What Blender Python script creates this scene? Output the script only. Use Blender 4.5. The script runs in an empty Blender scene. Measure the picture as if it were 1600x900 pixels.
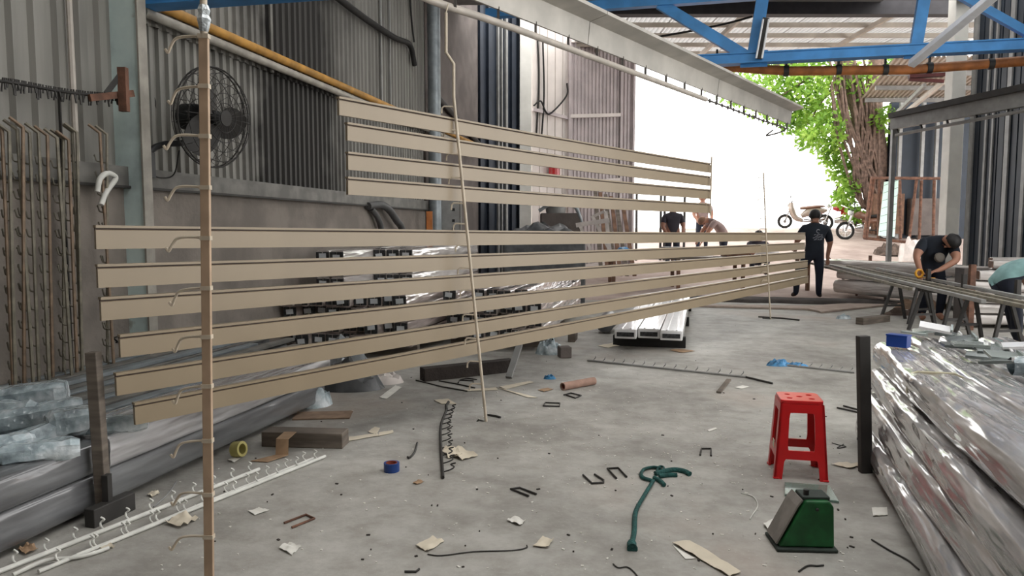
import bpy, bmesh, math, random
from mathutils import Vector, Matrix, noise
from mathutils.bvhtree import BVHTree
V = Vector
PI = math.pi
scene = bpy.context.scene
COL = scene.collection
random.seed(7)

# ------------------------------------------------------------------ camera
H = 1.42                 # eye height
FPX = 1150.0             # focal length in pixels of the 1600x900 frame
PITCH = math.atan(93.0 / FPX)
cam_d = bpy.data.cameras.new('camera')
cam_d.sensor_width = 36.0
cam_d.lens = 36.0 * FPX / 1600.0
cam_d.clip_end = 300.0
cam = bpy.data.objects.new('camera', cam_d)
cam.location = (0, 0, H)
HALL = math.atan(0.209)  # everything below is laid out facing the camera, then turned so the hall axis is +Y
cam.rotation_euler = (PI / 2 - PITCH, 0, HALL)
COL.objects.link(cam)
scene.camera = cam

# ------------------------------------------------------------------ world, exposure
world = bpy.data.worlds.new('overcast_sky')
scene.world = world
world.use_nodes = True
bg = world.node_tree.nodes['Background']
bg.inputs['Color'].default_value = (1.0, 0.985, 0.965, 1)
bg.inputs['Strength'].default_value = 2.0
scene.view_settings.view_transform = 'Standard'
scene.view_settings.look = 'None'
scene.view_settings.gamma = 1.0
scene.view_settings.use_curve_mapping = False
scene.view_settings.exposure = 0.97
try:
    scene.cycles.use_denoising = True
    scene.cycles.max_bounces = 10
    scene.cycles.diffuse_bounces = 6
    scene.cycles.sample_clamp_indirect = 6.0
except Exception:
    pass

# ------------------------------------------------------------------ pixel helpers
FWD = V((0, math.cos(PITCH), -math.sin(PITCH)))
UPV = V((0, math.sin(PITCH), math.cos(PITCH)))
def ray(px, py):
    return V((1, 0, 0)) * ((px - 800) / FPX) + UPV * ((450 - py) / FPX) + FWD
def at(px, py, Y):
    r = ray(px, py)
    return r * (Y / r.y) + V((0, 0, H))
def G(px, py, z=0.0):
    r = ray(px, py)
    return r * ((z - H) / r.z) + V((0, 0, H))

# ------------------------------------------------------------------ mesh builder
class MB:
    def __init__(s):
        s.v, s.f = [], []
    def add(s, vs, fs):
        n = len(s.v)
        s.v += [V(p) for p in vs]
        s.f += [tuple(i + n for i in f) for f in fs]
        return s
    def hexa(s, b, t):
        return s.add(list(b) + list(t), [(3, 2, 1, 0), (4, 5, 6, 7), (0, 1, 5, 4), (1, 2, 6, 5), (2, 3, 7, 6), (3, 0, 4, 7)])
    def box(s, c, size, rz=0.0, mat=None):
        hx, hy, hz = size[0] / 2, size[1] / 2, size[2] / 2
        R = mat if mat is not None else Matrix.Rotation(rz, 3, 'Z')
        c = V(c)
        b = [c + R @ V((x, y, -hz)) for x, y in ((-hx, -hy), (hx, -hy), (hx, hy), (-hx, hy))]
        t = [c + R @ V((x, y, hz)) for x, y in ((-hx, -hy), (hx, -hy), (hx, hy), (-hx, hy))]
        return s.hexa(b, t)
    def beam(s, p0, p1, w, h, up=(0, 0, 1)):
        p0, p1 = V(p0), V(p1)
        d = (p1 - p0).normalized()
        u = V(up)
        if abs(d.dot(u.normalized())) > 0.98:
            u = V((0, 1, 0))
        r = d.cross(u).normalized() * (w / 2)
        u = r.cross(d).normalized() * (h / 2)
        q = lambda p: [p - r - u, p + r - u, p + r + u, p - r + u]
        return s.hexa(q(p0), q(p1))
    def tube(s, pts, r, seg=8, cap=True, flat=1.0):
        pts = [V(p) for p in pts]
        n = len(pts)
        rr = r if isinstance(r, (list, tuple)) else [r] * n
        vs, fs = [], []
        T0 = (pts[1] - pts[0]).normalized()
        N = T0.orthogonal().normalized()
        for i, p in enumerate(pts):
            if i == 0: T = (pts[1] - pts[0])
            elif i == n - 1: T = (pts[-1] - pts[-2])
            else: T = (pts[i + 1] - pts[i]).normalized() + (pts[i] - pts[i - 1]).normalized()
            if T.length < 1e-9: T = T0
            T = T.normalized()
            N = (N - T * N.dot(T))
            N = N.normalized() if N.length > 1e-6 else T.orthogonal().normalized()
            B = T.cross(N)
            for k in range(seg):
                a = 2 * PI * k / seg
                vs.append(p + (N * math.cos(a) + B * math.sin(a) * flat) * rr[i])
        for i in range(n - 1):
            for k in range(seg):
                k2 = (k + 1) % seg
                fs.append((i * seg + k, i * seg + k2, (i + 1) * seg + k2, (i + 1) * seg + k))
        if cap:
            fs.append(tuple(range(seg))[::-1])
            fs.append(tuple((n - 1) * seg + k for k in range(seg)))
        return s.add(vs, fs)
    def ring(s, c, axis, R, r, n=32, seg=6):
        c, axis = V(c), V(axis).normalized()
        u = axis.orthogonal().normalized(); w = axis.cross(u)
        vs, fs = [], []
        for i in range(n):
            a = 2 * PI * i / n
            o = u * math.cos(a) + w * math.sin(a)
            for k in range(seg):
                b = 2 * PI * k / seg
                vs.append(c + o * (R + r * math.cos(b)) + axis * (r * math.sin(b)))
        for i in range(n):
            for k in range(seg):
                j, l = (i + 1) % n, (k + 1) % seg
                fs.append((i * seg + k, j * seg + k, j * seg + l, i * seg + l))
        return s.add(vs, fs)
    def lathe(s, prof, c, axis=(0, 0, 1), seg=20, cap=True):
        c, axis = V(c), V(axis).normalized()
        u = axis.orthogonal().normalized(); w = axis.cross(u)
        vs, fs = [], []
        for (r, z) in prof:
            for k in range(seg):
                a = 2 * PI * k / seg
                vs.append(c + (u * math.cos(a) + w * math.sin(a)) * r + axis * z)
        for i in range(len(prof) - 1):
            for k in range(seg):
                l = (k + 1) % seg
                fs.append((i * seg + k, i * seg + l, (i + 1) * seg + l, (i + 1) * seg + k))
        if cap:
            fs.append(tuple(range(seg))[::-1])
            fs.append(tuple((len(prof) - 1) * seg + k for k in range(seg)))
        return s.add(vs, fs)
    def prism(s, pts, vec):
        pts = [V(p) for p in pts]; vec = V(vec); n = len(pts)
        return s.add(pts + [p + vec for p in pts], [tuple(range(n))[::-1], tuple(range(n, 2 * n))] + [(i, (i + 1) % n, n + (i + 1) % n, n + i) for i in range(n)])
    def grid(s, rows, thick=None):
        """rows: list of equal-length point lists; thick: vector giving the sheet a real thickness"""
        a, b = len(rows), len(rows[0])
        P = [V(p) for r in rows for p in r]
        idx = lambda i, j: i * b + j
        fs = [(idx(i, j), idx(i, j + 1), idx(i + 1, j + 1), idx(i + 1, j)) for i in range(a - 1) for j in range(b - 1)]
        if thick is None:
            return s.add(P, fs)
        t = V(thick); n = len(P)
        fs2 = [tuple(n + i for i in f)[::-1] for f in fs]
        bd = [idx(0, j) for j in range(b)] + [idx(i, b - 1) for i in range(1, a)] + [idx(a - 1, j) for j in range(b - 2, -1, -1)] + [idx(i, 0) for i in range(a - 2, 0, -1)]
        sd = [(bd[i], n + bd[i], n + bd[(i + 1) % len(bd)], bd[(i + 1) % len(bd)]) for i in range(len(bd))]
        return s.add(P + [p + t for p in P], fs + fs2 + sd)
    def build(s, name, mat, parent=None, loc=None, smooth=None, bevel=None, solid=None, local=False):
        o_w = V((0, 0, 0))
        if local:
            loc = V((0, 0, 0)) if parent is None else None
        elif parent is not None:
            q = parent
            while q is not None:
                o_w += q.location; q = q.parent
        elif loc is None:
            xs = [p.x for p in s.v]; ys = [p.y for p in s.v]; zs = [p.z for p in s.v]
            loc = V(((min(xs) + max(xs)) / 2, (min(ys) + max(ys)) / 2, min(zs)))
        if parent is None:
            o_w = V(loc)
        me = bpy.data.meshes.new(name)
        me.from_pydata([p - o_w for p in s.v], [], s.f)
        me.update()
        bm = bmesh.new(); bm.from_mesh(me)
        bmesh.ops.recalc_face_normals(bm, faces=bm.faces)
        bm.to_mesh(me); bm.free()
        if mat is not None:
            me.materials.append(mat if not isinstance(mat, str) else M[mat])
        if smooth:
            me.polygons.foreach_set('use_smooth', [True] * len(me.polygons))
            me.set_sharp_from_angle(angle=math.radians(smooth))
        o = bpy.data.objects.new(name, me)
        COL.objects.link(o)
        if parent is not None:
            o.parent = parent
        else:
            o.location = o_w
        if bevel:
            m = o.modifiers.new('bevel', 'BEVEL'); m.width = bevel; m.segments = 2; m.limit_method = 'ANGLE'
        if solid:
            m = o.modifiers.new('solid', 'SOLIDIFY'); m.thickness = solid; m.offset = 0
        return o

def tag(o, label=None, cat=None, group=None, kind=None):
    if label: o['label'] = label
    if cat: o['category'] = cat
    if group: o['group'] = group
    if kind: o['kind'] = kind
    return o
def thing(name, label, cat, loc, group=None):
    o = bpy.data.objects.new(name, None)
    o.empty_display_size = 0.1
    COL.objects.link(o); o.location = V(loc)
    return tag(o, label, cat, group)
def struct(name, mb, mat, label=None, **k):
    o = mb.build(name, mat, **k)
    return tag(o, label=label, kind='structure')
def copy_tree(o, parent=None):
    c = o.copy(); COL.objects.link(c); c.parent = parent
    for ch in list(o.children): copy_tree(ch, c)
    return c
def dup(o, parent, loc, rot=None):
    c = o.copy(); COL.objects.link(c); c.parent = parent; c.location = V(loc)
    if rot is not None: c.rotation_euler = rot
    return c
def smoothpts(pts, n=6):
    """Catmull-Rom through pts"""
    P = [V(p) for p in pts]; P = [P[0] * 2 - P[1]] + P + [P[-1] * 2 - P[-2]]
    out = []
    for i in range(1, len(P) - 2):
        a, b, c, d = P[i - 1:i + 3]
        for k in range(n):
            t = k / n
            out.append(0.5 * ((2 * b) + (c - a) * t + (2 * a - 5 * b + 4 * c - d) * t * t + (3 * b - a - 3 * c + d) * t ** 3))
    out.append(P[-2])
    return out

# ------------------------------------------------------------------ materials
M = {}
def mat(name, col, rough=0.6, metal=0.0, var=0.12, scale=6.0, bump=0.0, bscale=40.0, col2=None, stretch=None, spec=0.5, mix=(0.4, 0.65), coat=0.0, alpha=None, trans=0.0, emit=None, detail=4.0):
    m = bpy.data.materials.new(name); m.use_nodes = True
    nt = m.node_tree; N = nt.nodes; L = nt.links
    b = N['Principled BSDF']
    b.inputs['Roughness'].default_value = rough
    b.inputs['Metallic'].default_value = metal
    b.inputs['Specular IOR Level'].default_value = spec
    b.inputs['Coat Weight'].default_value = coat
    b.inputs['Coat Roughness'].default_value = 0.08
    if trans: b.inputs['Transmission Weight'].default_value = trans
    if alpha is not None: b.inputs['Alpha'].default_value = alpha
    c2 = col2 if col2 else tuple(x * (1 - var * 2) for x in col)
    tc = N.new('ShaderNodeTexCoord')
    mp = N.new('ShaderNodeMapping')
    L.new(tc.outputs['Object'], mp.inputs['Vector'])
    if stretch:
        mp.inputs['Scale'].default_value = stretch
    nz = N.new('ShaderNodeTexNoise'); nz.inputs['Scale'].default_value = scale; nz.inputs['Detail'].default_value = detail
    L.new(mp.outputs['Vector'], nz.inputs['Vector'])
    rp = N.new('ShaderNodeValToRGB')
    rp.color_ramp.elements[0].position = mix[0]; rp.color_ramp.elements[1].position = mix[1]
    rp.color_ramp.elements[0].color = (*c2, 1); rp.color_ramp.elements[1].color = (*col, 1)
    L.new(nz.outputs['Fac'], rp.inputs['Fac'])
    L.new(rp.outputs['Color'], b.inputs['Base Color'])
    if bump:
        nb = N.new('ShaderNodeTexNoise'); nb.inputs['Scale'].default_value = bscale; nb.inputs['Detail'].default_value = 3
        L.new(mp.outputs['Vector'], nb.inputs['Vector'])
        bp = N.new('ShaderNodeBump'); bp.inputs['Strength'].default_value = bump; bp.inputs['Distance'].default_value = 0.02
        L.new(nb.outputs['Fac'], bp.inputs['Height']); L.new(bp.outputs['Normal'], b.inputs['Normal'])
    if emit:
        b.inputs['Emission Color'].default_value = (*emit[:3], 1); b.inputs['Emission Strength'].default_value = emit[3]
    M[name] = m
    return m

def s2l(r, g, b):
    f = lambda c: (c / 255 / 12.92) if c / 255 <= 0.04045 else ((c / 255 + 0.055) / 1.055) ** 2.4
    return (f(r), f(g), f(b))

mat('slat_beige', s2l(144, 129, 106), 0.36, var=0.03, scale=3)
mat('slat_groove', s2l(70, 52, 40), 0.6, var=0.05)
mat('rod_cream', s2l(205, 192, 172), 0.5, var=0.1, scale=9)
mat('rod_tan', s2l(190, 164, 138), 0.5, var=0.12, scale=7)
mat('rod_white', s2l(225, 225, 218), 0.5, var=0.1, scale=9)
mat('rod_dark', s2l(60, 58, 56), 0.5, 0.5, var=0.1)
mat('rack_tan', s2l(142, 120, 98), 0.6, var=0.2, scale=12)
mat('rod_rack', s2l(132, 126, 110), 0.6, var=0.2, scale=12)
mat('rail_cream', s2l(190, 182, 172), 0.5, var=0.1)
mat('hood_grey', s2l(188, 184, 176), 0.5, 0.2, var=0.12, scale=2.5)
mat('chain_dark', s2l(90, 86, 82), 0.5, 0.6)
mat('blue_steel', s2l(62, 138, 202), 0.5, var=0.1, scale=4)
mat('orange_steel', s2l(190, 118, 62), 0.6, var=0.2, scale=5)
mat('ochre_pipe', s2l(190, 140, 60), 0.55, var=0.2, scale=5)
mat('pale_pipe', s2l(165, 160, 150), 0.5, var=0.15)
mat('silver_tube', s2l(228, 231, 238), 0.3, 0.1, var=0.06)
mat('maroon_steel', s2l(110, 50, 48), 0.6, var=0.15)
mat('dark_steel', s2l(62, 60, 58), 0.6, 0.3, var=0.15)
mat('black', s2l(28, 28, 30), 0.5, var=0.1)
mat('black_rubber', s2l(30, 29, 28), 0.8, var=0.15)
mat('galv', s2l(150, 158, 162), 0.45, 0.5, var=0.15, scale=5)
mat('grey_channel', s2l(124, 122, 117), 0.55, 0.2, var=0.2, scale=5)
mat('plaster', s2l(140, 132, 124), 0.9, var=0.15, scale=2.2, bump=0.3, bscale=25)
mat('plaster_dark', s2l(112, 104, 100), 0.9, var=0.15, scale=2.0, bump=0.2)
mat('dark_blue_sheet', s2l(44, 52, 64), 0.55, 0.2, var=0.12, scale=3)
mat('navy_siding', s2l(28, 40, 54), 0.55, 0.1, var=0.12, scale=3)
mat('cream_panel', s2l(216, 208, 202), 0.6, var=0.06, scale=2)
mat('gate_sheet', s2l(186, 176, 176), 0.5, 0.1, var=0.08, scale=3)
mat('white_pillar', s2l(240, 238, 230), 0.6, var=0.08, scale=2)
mat('strip_light', s2l(150, 150, 148), 0.5, 0.2, var=0.1)
mat('red_plastic', s2l(214, 24, 30), 0.32, var=0.06, scale=8, coat=0.15)
mat('green_cast', s2l(22, 98, 48), 0.5, var=0.2, scale=12)
mat('green_dark', s2l(46, 56, 50), 0.7, var=0.2, scale=14)
mat('scale_face', s2l(138, 132, 126), 0.7, var=0.15, scale=10)
mat('paper', s2l(214, 204, 184), 0.85, var=0.05, scale=10)
mat('paper_white', s2l(228, 226, 218), 0.85, var=0.05, scale=10)
mat('cardboard', s2l(172, 142, 112), 0.9, var=0.12, scale=10)
mat('card_dark', s2l(150, 125, 104), 0.9, var=0.15, scale=10)
mat('tape_blue', s2l(24, 62, 130), 0.35, var=0.05)
mat('tape_clear', s2l(196, 188, 160), 0.3, var=0.05)
mat('tape_yellow', s2l(190, 180, 110), 0.5, var=0.08)
mat('tube_brown', s2l(160, 128, 112), 0.8, var=0.1, scale=12)
mat('tube_core', s2l(150, 70, 50), 0.8, var=0.1)
mat('strap_green', s2l(30, 88, 84), 0.8, var=0.2, scale=30, bump=0.5, bscale=120)
mat('wood_grey', s2l(118, 108, 98), 0.85, var=0.2, scale=4, stretch=(1, 1, 6))
mat('wood_brown', s2l(130, 98, 78), 0.85, var=0.2, scale=5)
mat('film', s2l(205, 205, 208), 0.2, 0.15, var=0.15, scale=3, bump=0.7, bscale=7, spec=0.8, coat=1.0)
mat('film_grey', s2l(158, 164, 168), 0.25, 0.15, var=0.18, scale=3, bump=0.4, bscale=7, spec=0.7, coat=0.8)
mat('film_pink', s2l(205, 190, 184), 0.3, 0.1, var=0.18, scale=3, bump=0.7, bscale=9, spec=0.7, coat=0.8)
mat('film_crumple', s2l(214, 224, 228), 0.12, 0.0, var=0.25, scale=16, bump=1.0, bscale=34, spec=0.9, coat=1.0)
mat('end_dark', s2l(70, 72, 74), 0.5, 0.2, var=0.35, scale=30)
mat('label_white', s2l(215, 220, 224), 0.7, var=0.03)
mat('panel_white', s2l(240, 240, 240), 0.25, var=0.03, coat=0.6)
mat('plate_grey', s2l(190, 200, 196), 0.2, 0.55, var=0.1, scale=5)
mat('plate_dark', s2l(142, 150, 148), 0.25, 0.5, var=0.2, scale=5)
mat('blue_plastic', s2l(24, 76, 170), 0.4, var=0.12, scale=8)
mat('blue_bag', s2l(70, 150, 205), 0.3, var=0.25, scale=14, bump=0.8, bscale=30)
mat('glass_green', s2l(165, 190, 180), 0.1, var=0.05, trans=0.6)
mat('skin', s2l(168, 122, 100), 0.6, var=0.05)
mat('skin_dark', s2l(140, 98, 80), 0.6, var=0.05)
mat('hair', s2l(22, 20, 20), 0.6, var=0.1)
mat('shirt_navy', s2l(24, 32, 44), 0.85, var=0.12, scale=9)
mat('trouser_navy', s2l(24, 30, 46), 0.85, var=0.12, scale=9)
mat('shirt_black', s2l(40, 36, 46), 0.85, var=0.1)
mat('shirt_grey', s2l(150, 130, 126), 0.85, var=0.1)
mat('shirt_teal', s2l(140, 180, 180), 0.85, var=0.15, scale=6)
mat('shoe_brown', s2l(70, 54, 48), 0.8, var=0.1)
mat('print_grey', s2l(150, 152, 160), 0.8, var=0.02)
mat('pouch_grey', s2l(112, 106, 98), 0.8, var=0.1)
mat('yellow_plastic', s2l(230, 165, 40), 0.4, var=0.05)
mat('leaf', s2l(150, 190, 70), 0.5, var=0.25, scale=2.5, col2=s2l(80, 130, 45))
mat('bark', s2l(128, 106, 94), 0.9, var=0.25, scale=9, bump=0.6)
mat('rust', s2l(120, 84, 66), 0.8, var=0.25, scale=10)
mat('mint_glass', s2l(196, 226, 214), 0.3, var=0.04, scale=12)
mat('shed_roof', s2l(180, 170, 158), 0.6, 0.1, var=0.1, scale=2)
mat('moto_red', s2l(178, 40, 44), 0.3, var=0.05, coat=0.5)
mat('moto_white', s2l(158, 144, 132), 0.3, var=0.05, coat=0.5)
mat('moto_brown', s2l(120, 84, 66), 0.4, var=0.05, coat=0.3)
mat('chrome', s2l(200, 198, 196), 0.2, 0.9, var=0.05)
mat('dirt_pile', s2l(120, 104, 94), 0.95, var=0.25, scale=8, bump=0.6)
mat('cloth_white', s2l(222, 214, 208), 0.8, var=0.1, scale=6)
mat('tarp_grey', s2l(96, 98, 100), 0.4, var=0.25, scale=5, bump=0.6, bscale=8)
mat('tube_glass', s2l(225, 228, 230), 0.3, var=0.02)
mat('card_pale', s2l(176, 160, 148), 0.9, var=0.1, scale=6)
mat('concrete_kerb', s2l(62, 55, 51), 0.95, var=0.2, scale=5, bump=0.4)
mat('hose_grey', s2l(84, 84, 84), 0.5, var=0.15)
mat('ceiling_dark', s2l(120, 118, 116), 0.8, var=0.1)
mat('eave_dark', s2l(62, 60, 64), 0.7, var=0.1)
mat('graffito', s2l(14, 14, 14), 0.8, var=0.02)

def node_mat(name, fn, rough=0.7, metal=0.0):
    m = bpy.data.materials.new(name); m.use_nodes = True
    nt = m.node_tree; b = nt.nodes['Principled BSDF']
    b.inputs['Roughness'].default_value = rough; b.inputs['Metallic'].default_value = metal
    fn(nt, nt.nodes, nt.links, b)
    M[name] = m
def ramp(N, stops):
    r = N.new('ShaderNodeValToRGB'); e = r.color_ramp.elements
    e[0].position, e[0].color = stops[0][0], (*stops[0][1], 1)
    e[1].position, e[1].color = stops[-1][0], (*stops[-1][1], 1)
    for p, c in stops[1:-1]:
        x = e.new(p); x.color = (*c, 1)
    return r
def mixc(N, L, fac, a, b, mode='MIX'):
    x = N.new('ShaderNodeMix'); x.data_type = 'RGBA'; x.blend_type = mode
    for s, v in ((x.inputs[0], fac), (x.inputs[6], a), (x.inputs[7], b)):
        if hasattr(v, 'is_output'): L.new(v, s)
        elif isinstance(v, (int, float)): s.default_value = v
        else: s.default_value = (*v, 1)
    return x.outputs[2]
def nz(N, L, vec, scale, detail=5, rough=0.55):
    t = N.new('ShaderNodeTexNoise'); t.inputs['Scale'].default_value = scale; t.inputs['Detail'].default_value = detail
    t.inputs['Roughness'].default_value = rough
    L.new(vec, t.inputs['Vector']); return t.outputs['Fac']
def f_floor(nt, N, L, b):
    g = N.new('ShaderNodeNewGeometry').outputs['Position']
    r1 = ramp(N, [(0.3, s2l(130, 127, 122)), (0.5, s2l(166, 164, 158)), (0.72, s2l(190, 188, 182))])
    L.new(nz(N, L, g, 0.9, 8, 0.62), r1.inputs[0])
    r2 = ramp(N, [(0.35, (0.62, 0.6, 0.57)), (0.6, (1, 1, 1))]); L.new(nz(N, L, g, 5.5, 7, 0.7), r2.inputs[0])
    c = mixc(N, L, 0.7, r1.outputs[0], r2.outputs[0], 'MULTIPLY')
    r3 = ramp(N, [(0.55, (0, 0, 0)), (0.72, (1, 1, 1))]); L.new(nz(N, L, g, 0.45, 4), r3.inputs[0])
    c = mixc(N, L, r3.outputs[0], c, s2l(150, 136, 124))
    r4 = ramp(N, [(0.71, (0, 0, 0)), (0.75, (1, 1, 1))]); L.new(nz(N, L, g, 60, 2), r4.inputs[0])
    c = mixc(N, L, r4.outputs[0], c, s2l(190, 186, 178))
    L.new(c, b.inputs['Base Color'])
    rr = N.new('ShaderNodeMapRange'); rr.inputs[3].default_value = 0.45; rr.inputs[4].default_value = 0.8
    L.new(nz(N, L, g, 2.0, 4), rr.inputs[0]); L.new(rr.outputs[0], b.inputs['Roughness'])
    bp = N.new('ShaderNodeBump'); bp.inputs['Strength'].default_value = 0.25; bp.inputs['Distance'].default_value = 0.01
    L.new(nz(N, L, g, 30, 5), bp.inputs['Height']); L.new(bp.outputs[0], b.inputs['Normal'])
node_mat('floor_concrete', f_floor)
def f_ground(nt, N, L, b):
    g = N.new('ShaderNodeNewGeometry').outputs['Position']
    r1 = ramp(N, [(0.3, s2l(144, 126, 118)), (0.5, s2l(176, 158, 149)), (0.7, s2l(198, 181, 172))])
    L.new(nz(N, L, g, 0.8, 8, 0.65), r1.inputs[0]); L.new(r1.outputs[0], b.inputs['Base Color'])
    bp = N.new('ShaderNodeBump'); bp.inputs['Strength'].default_value = 0.5; bp.inputs['Distance'].default_value = 0.03
    L.new(nz(N, L, g, 6, 6), bp.inputs['Height']); L.new(bp.outputs[0], b.inputs['Normal'])
node_mat('dirt_ground', f_ground, 0.95)

# left wall: soot stain with its own shape, streaks and dust
def f_sheet(base, dark_amt):
    def f(nt, N, L, b):
        g = N.new('ShaderNodeNewGeometry').outputs['Position']
        sep = N.new('ShaderNodeSeparateXYZ'); L.new(g, sep.inputs[0])
        mp = N.new('ShaderNodeMapping'); mp.inputs['Scale'].default_value = (3.0, 3.0, 0.35); L.new(g, mp.inputs['Vector'])
        r1 = ramp(N, [(0.32, tuple(x * 0.62 for x in base)), (0.6, base)]); L.new(nz(N, L, mp.outputs[0], 1.4, 6), r1.inputs[0])
        c = r1.outputs[0]
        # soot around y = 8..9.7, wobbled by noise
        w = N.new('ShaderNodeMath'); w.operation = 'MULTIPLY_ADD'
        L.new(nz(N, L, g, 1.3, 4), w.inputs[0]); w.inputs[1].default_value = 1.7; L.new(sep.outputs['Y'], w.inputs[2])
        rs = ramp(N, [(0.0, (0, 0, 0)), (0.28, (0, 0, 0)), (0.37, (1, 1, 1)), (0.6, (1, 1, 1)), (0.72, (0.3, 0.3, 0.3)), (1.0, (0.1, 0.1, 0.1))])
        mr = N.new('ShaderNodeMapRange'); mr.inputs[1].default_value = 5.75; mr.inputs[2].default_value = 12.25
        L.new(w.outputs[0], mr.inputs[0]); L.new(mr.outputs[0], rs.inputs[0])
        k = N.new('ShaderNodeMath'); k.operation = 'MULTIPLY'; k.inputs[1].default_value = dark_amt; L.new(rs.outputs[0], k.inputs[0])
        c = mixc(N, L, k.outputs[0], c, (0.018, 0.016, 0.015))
        L.new(c, b.inputs['Base Color'])
    return f
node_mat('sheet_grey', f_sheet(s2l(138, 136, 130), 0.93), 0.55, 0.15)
def f_col(nt, N, L, b):
    g = N.new('ShaderNodeNewGeometry').outputs['Position']
    r1 = ramp(N, [(0.3, s2l(176, 192, 192)), (0.5, s2l(204, 222, 220)), (0.7, s2l(216, 232, 228))]); L.new(nz(N, L, g, 3, 6), r1.inputs[0])
    r2 = ramp(N, [(0.62, (0, 0, 0)), (0.7, (1, 1, 1))]); L.new(nz(N, L, g, 2.2, 5), r2.inputs[0])
    c = mixc(N, L, r2.outputs[0], r1.outputs[0], s2l(112, 90, 72))
    L.new(c, b.inputs['Base Color'])
node_mat('column_pale', f_col, 0.6)
def f_clearroof(nt, N, L, b):
    b.inputs['Base Color'].default_value = (*s2l(216, 216, 216), 1)
    tr = N.new('ShaderNodeBsdfTranslucent'); tr.inputs['Color'].default_value = (*s2l(214, 213, 212), 1)
    mx = N.new('ShaderNodeMixShader'); mx.inputs[0].default_value = 0.62
    out = N['Material Output']
    L.new(b.outputs[0], mx.inputs[1]); L.new(tr.outputs[0], mx.inputs[2]); L.new(mx.outputs[0], out.inputs[0])
node_mat('canopy_sheet', f_clearroof, 0.6)
def f_leafs(nt, N, L, b):
    g = N.new('ShaderNodeNewGeometry').outputs['Position']
    r1 = ramp(N, [(0.3, s2l(86, 130, 50)), (0.5, s2l(140, 180, 70)), (0.7, s2l(190, 215, 110))]); L.new(nz(N, L, g, 1.6, 4), r1.inputs[0])
    L.new(r1.outputs[0], b.inputs['Base Color'])
    tr = N.new('ShaderNodeBsdfTranslucent'); L.new(r1.outputs[0], tr.inputs['Color'])
    mx = N.new('ShaderNodeMixShader'); mx.inputs[0].default_value = 0.5
    L.new(b.outputs[0], mx.inputs[1]); L.new(tr.outputs[0], mx.inputs[2]); L.new(mx.outputs[0], N['Material Output'].inputs[0])
node_mat('leaves', f_leafs, 0.5)
# long wrapped profiles: film with wrinkles running along/around the bundle (object x axis = bundle axis)
def f_wrap(c1, c2, rough, wr=0.8, sx=1.2):
    def f(nt, N, L, b):
        tc = N.new('ShaderNodeTexCoord')
        mp = N.new('ShaderNodeMapping'); mp.inputs['Scale'].default_value = (sx, 9, 9); L.new(tc.outputs['Object'], mp.inputs['Vector'])
        r1 = ramp(N, [(0.3, c2), (0.65, c1)]); L.new(nz(N, L, mp.outputs[0], 1.2, 5), r1.inputs[0])
        L.new(r1.outputs[0], b.inputs['Base Color'])
        b.inputs['Coat Weight'].default_value = 1.0; b.inputs['Coat Roughness'].default_value = 0.06
        b.inputs['Metallic'].default_value = 0.18
        mp2 = N.new('ShaderNodeMapping'); mp2.inputs['Scale'].default_value = (0.7, 4.5, 4.5); mp2.inputs['Rotation'].default_value = (0, 0.1, 0.22)
        L.new(tc.outputs['Object'], mp2.inputs['Vector'])
        n1 = nz(N, L, mp2.outputs[0], 2.2, 2, 0.5)
        bp = N.new('ShaderNodeBump'); bp.inputs['Strength'].default_value = wr; bp.inputs['Distance'].default_value = 0.05
        L.new(n1, bp.inputs['Height']); L.new(bp.outputs[0], b.inputs['Normal']); L.new(bp.outputs[0], b.inputs['Coat Normal'])
    return f
def f_pack(nt, N, L, b):
    tc = N.new('ShaderNodeTexCoord'); v = tc.outputs['Object']
    r1 = ramp(N, [(0.35, s2l(120, 134, 140)), (0.5, s2l(166, 182, 188)), (0.66, s2l(214, 222, 226))]); L.new(nz(N, L, v, 9, 4), r1.inputs[0])
    L.new(r1.outputs[0], b.inputs['Base Color'])
    b.inputs['Coat Weight'].default_value = 1.0; b.inputs['Coat Roughness'].default_value = 0.05
    vo = N.new('ShaderNodeTexVoronoi'); vo.inputs['Scale'].default_value = 26; L.new(v, vo.inputs['Vector'])
    bp = N.new('ShaderNodeBump'); bp.inputs['Strength'].default_value = 1.0; bp.inputs['Distance'].default_value = 0.03
    L.new(vo.outputs['Distance'], bp.inputs['Height']); L.new(bp.outputs[0], b.inputs['Coat Normal'])
    bp2 = N.new('ShaderNodeBump'); bp2.inputs['Strength'].default_value = 0.25; bp2.inputs['Distance'].default_value = 0.02
    L.new(nz(N, L, v, 20, 3), bp2.inputs['Height']); L.new(bp2.outputs[0], b.inputs['Normal'])
node_mat('film_pack', f_pack, 0.35)
node_mat('wrap_silver', f_wrap(s2l(206, 205, 206), s2l(140, 136, 136), 0.2, 1.0), 0.22)
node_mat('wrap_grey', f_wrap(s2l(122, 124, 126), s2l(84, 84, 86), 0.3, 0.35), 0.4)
node_mat('wrap_white', f_wrap(s2l(226, 222, 218), s2l(176, 168, 164), 0.3, 0.8), 0.35)
node_mat('wrap_pink', f_wrap(s2l(214, 200, 194), s2l(150, 138, 134), 0.3, 0.9), 0.3)
# ================================================================== THE SETTING
X0, KX = -4.4, 0.209                    # left wall: x = X0 + KX*y
NW = V((1, -KX, 0)).normalized()        # its normal, into the hall
AX = V((KX, 1, 0)).normalized()         # hall axis
def W(d, off=0.0, z=0.0):
    return V((X0 + KX * d, d, z)) + NW * off
def strip(mb, a, b, z0, z1, t):
    """vertical slab from plan point a to b, thickness t away from the hall side"""
    a, b = V(a), V(b); d = (b - a); n = V((d.y, -d.x, 0)).normalized() * t
    q = lambda z: [V((a.x, a.y, z)), V((b.x, b.y, z)), V((b.x, b.y, z)) - n, V((a.x, a.y, z)) - n]
    return mb.hexa(q(z0), q(z1))

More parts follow.
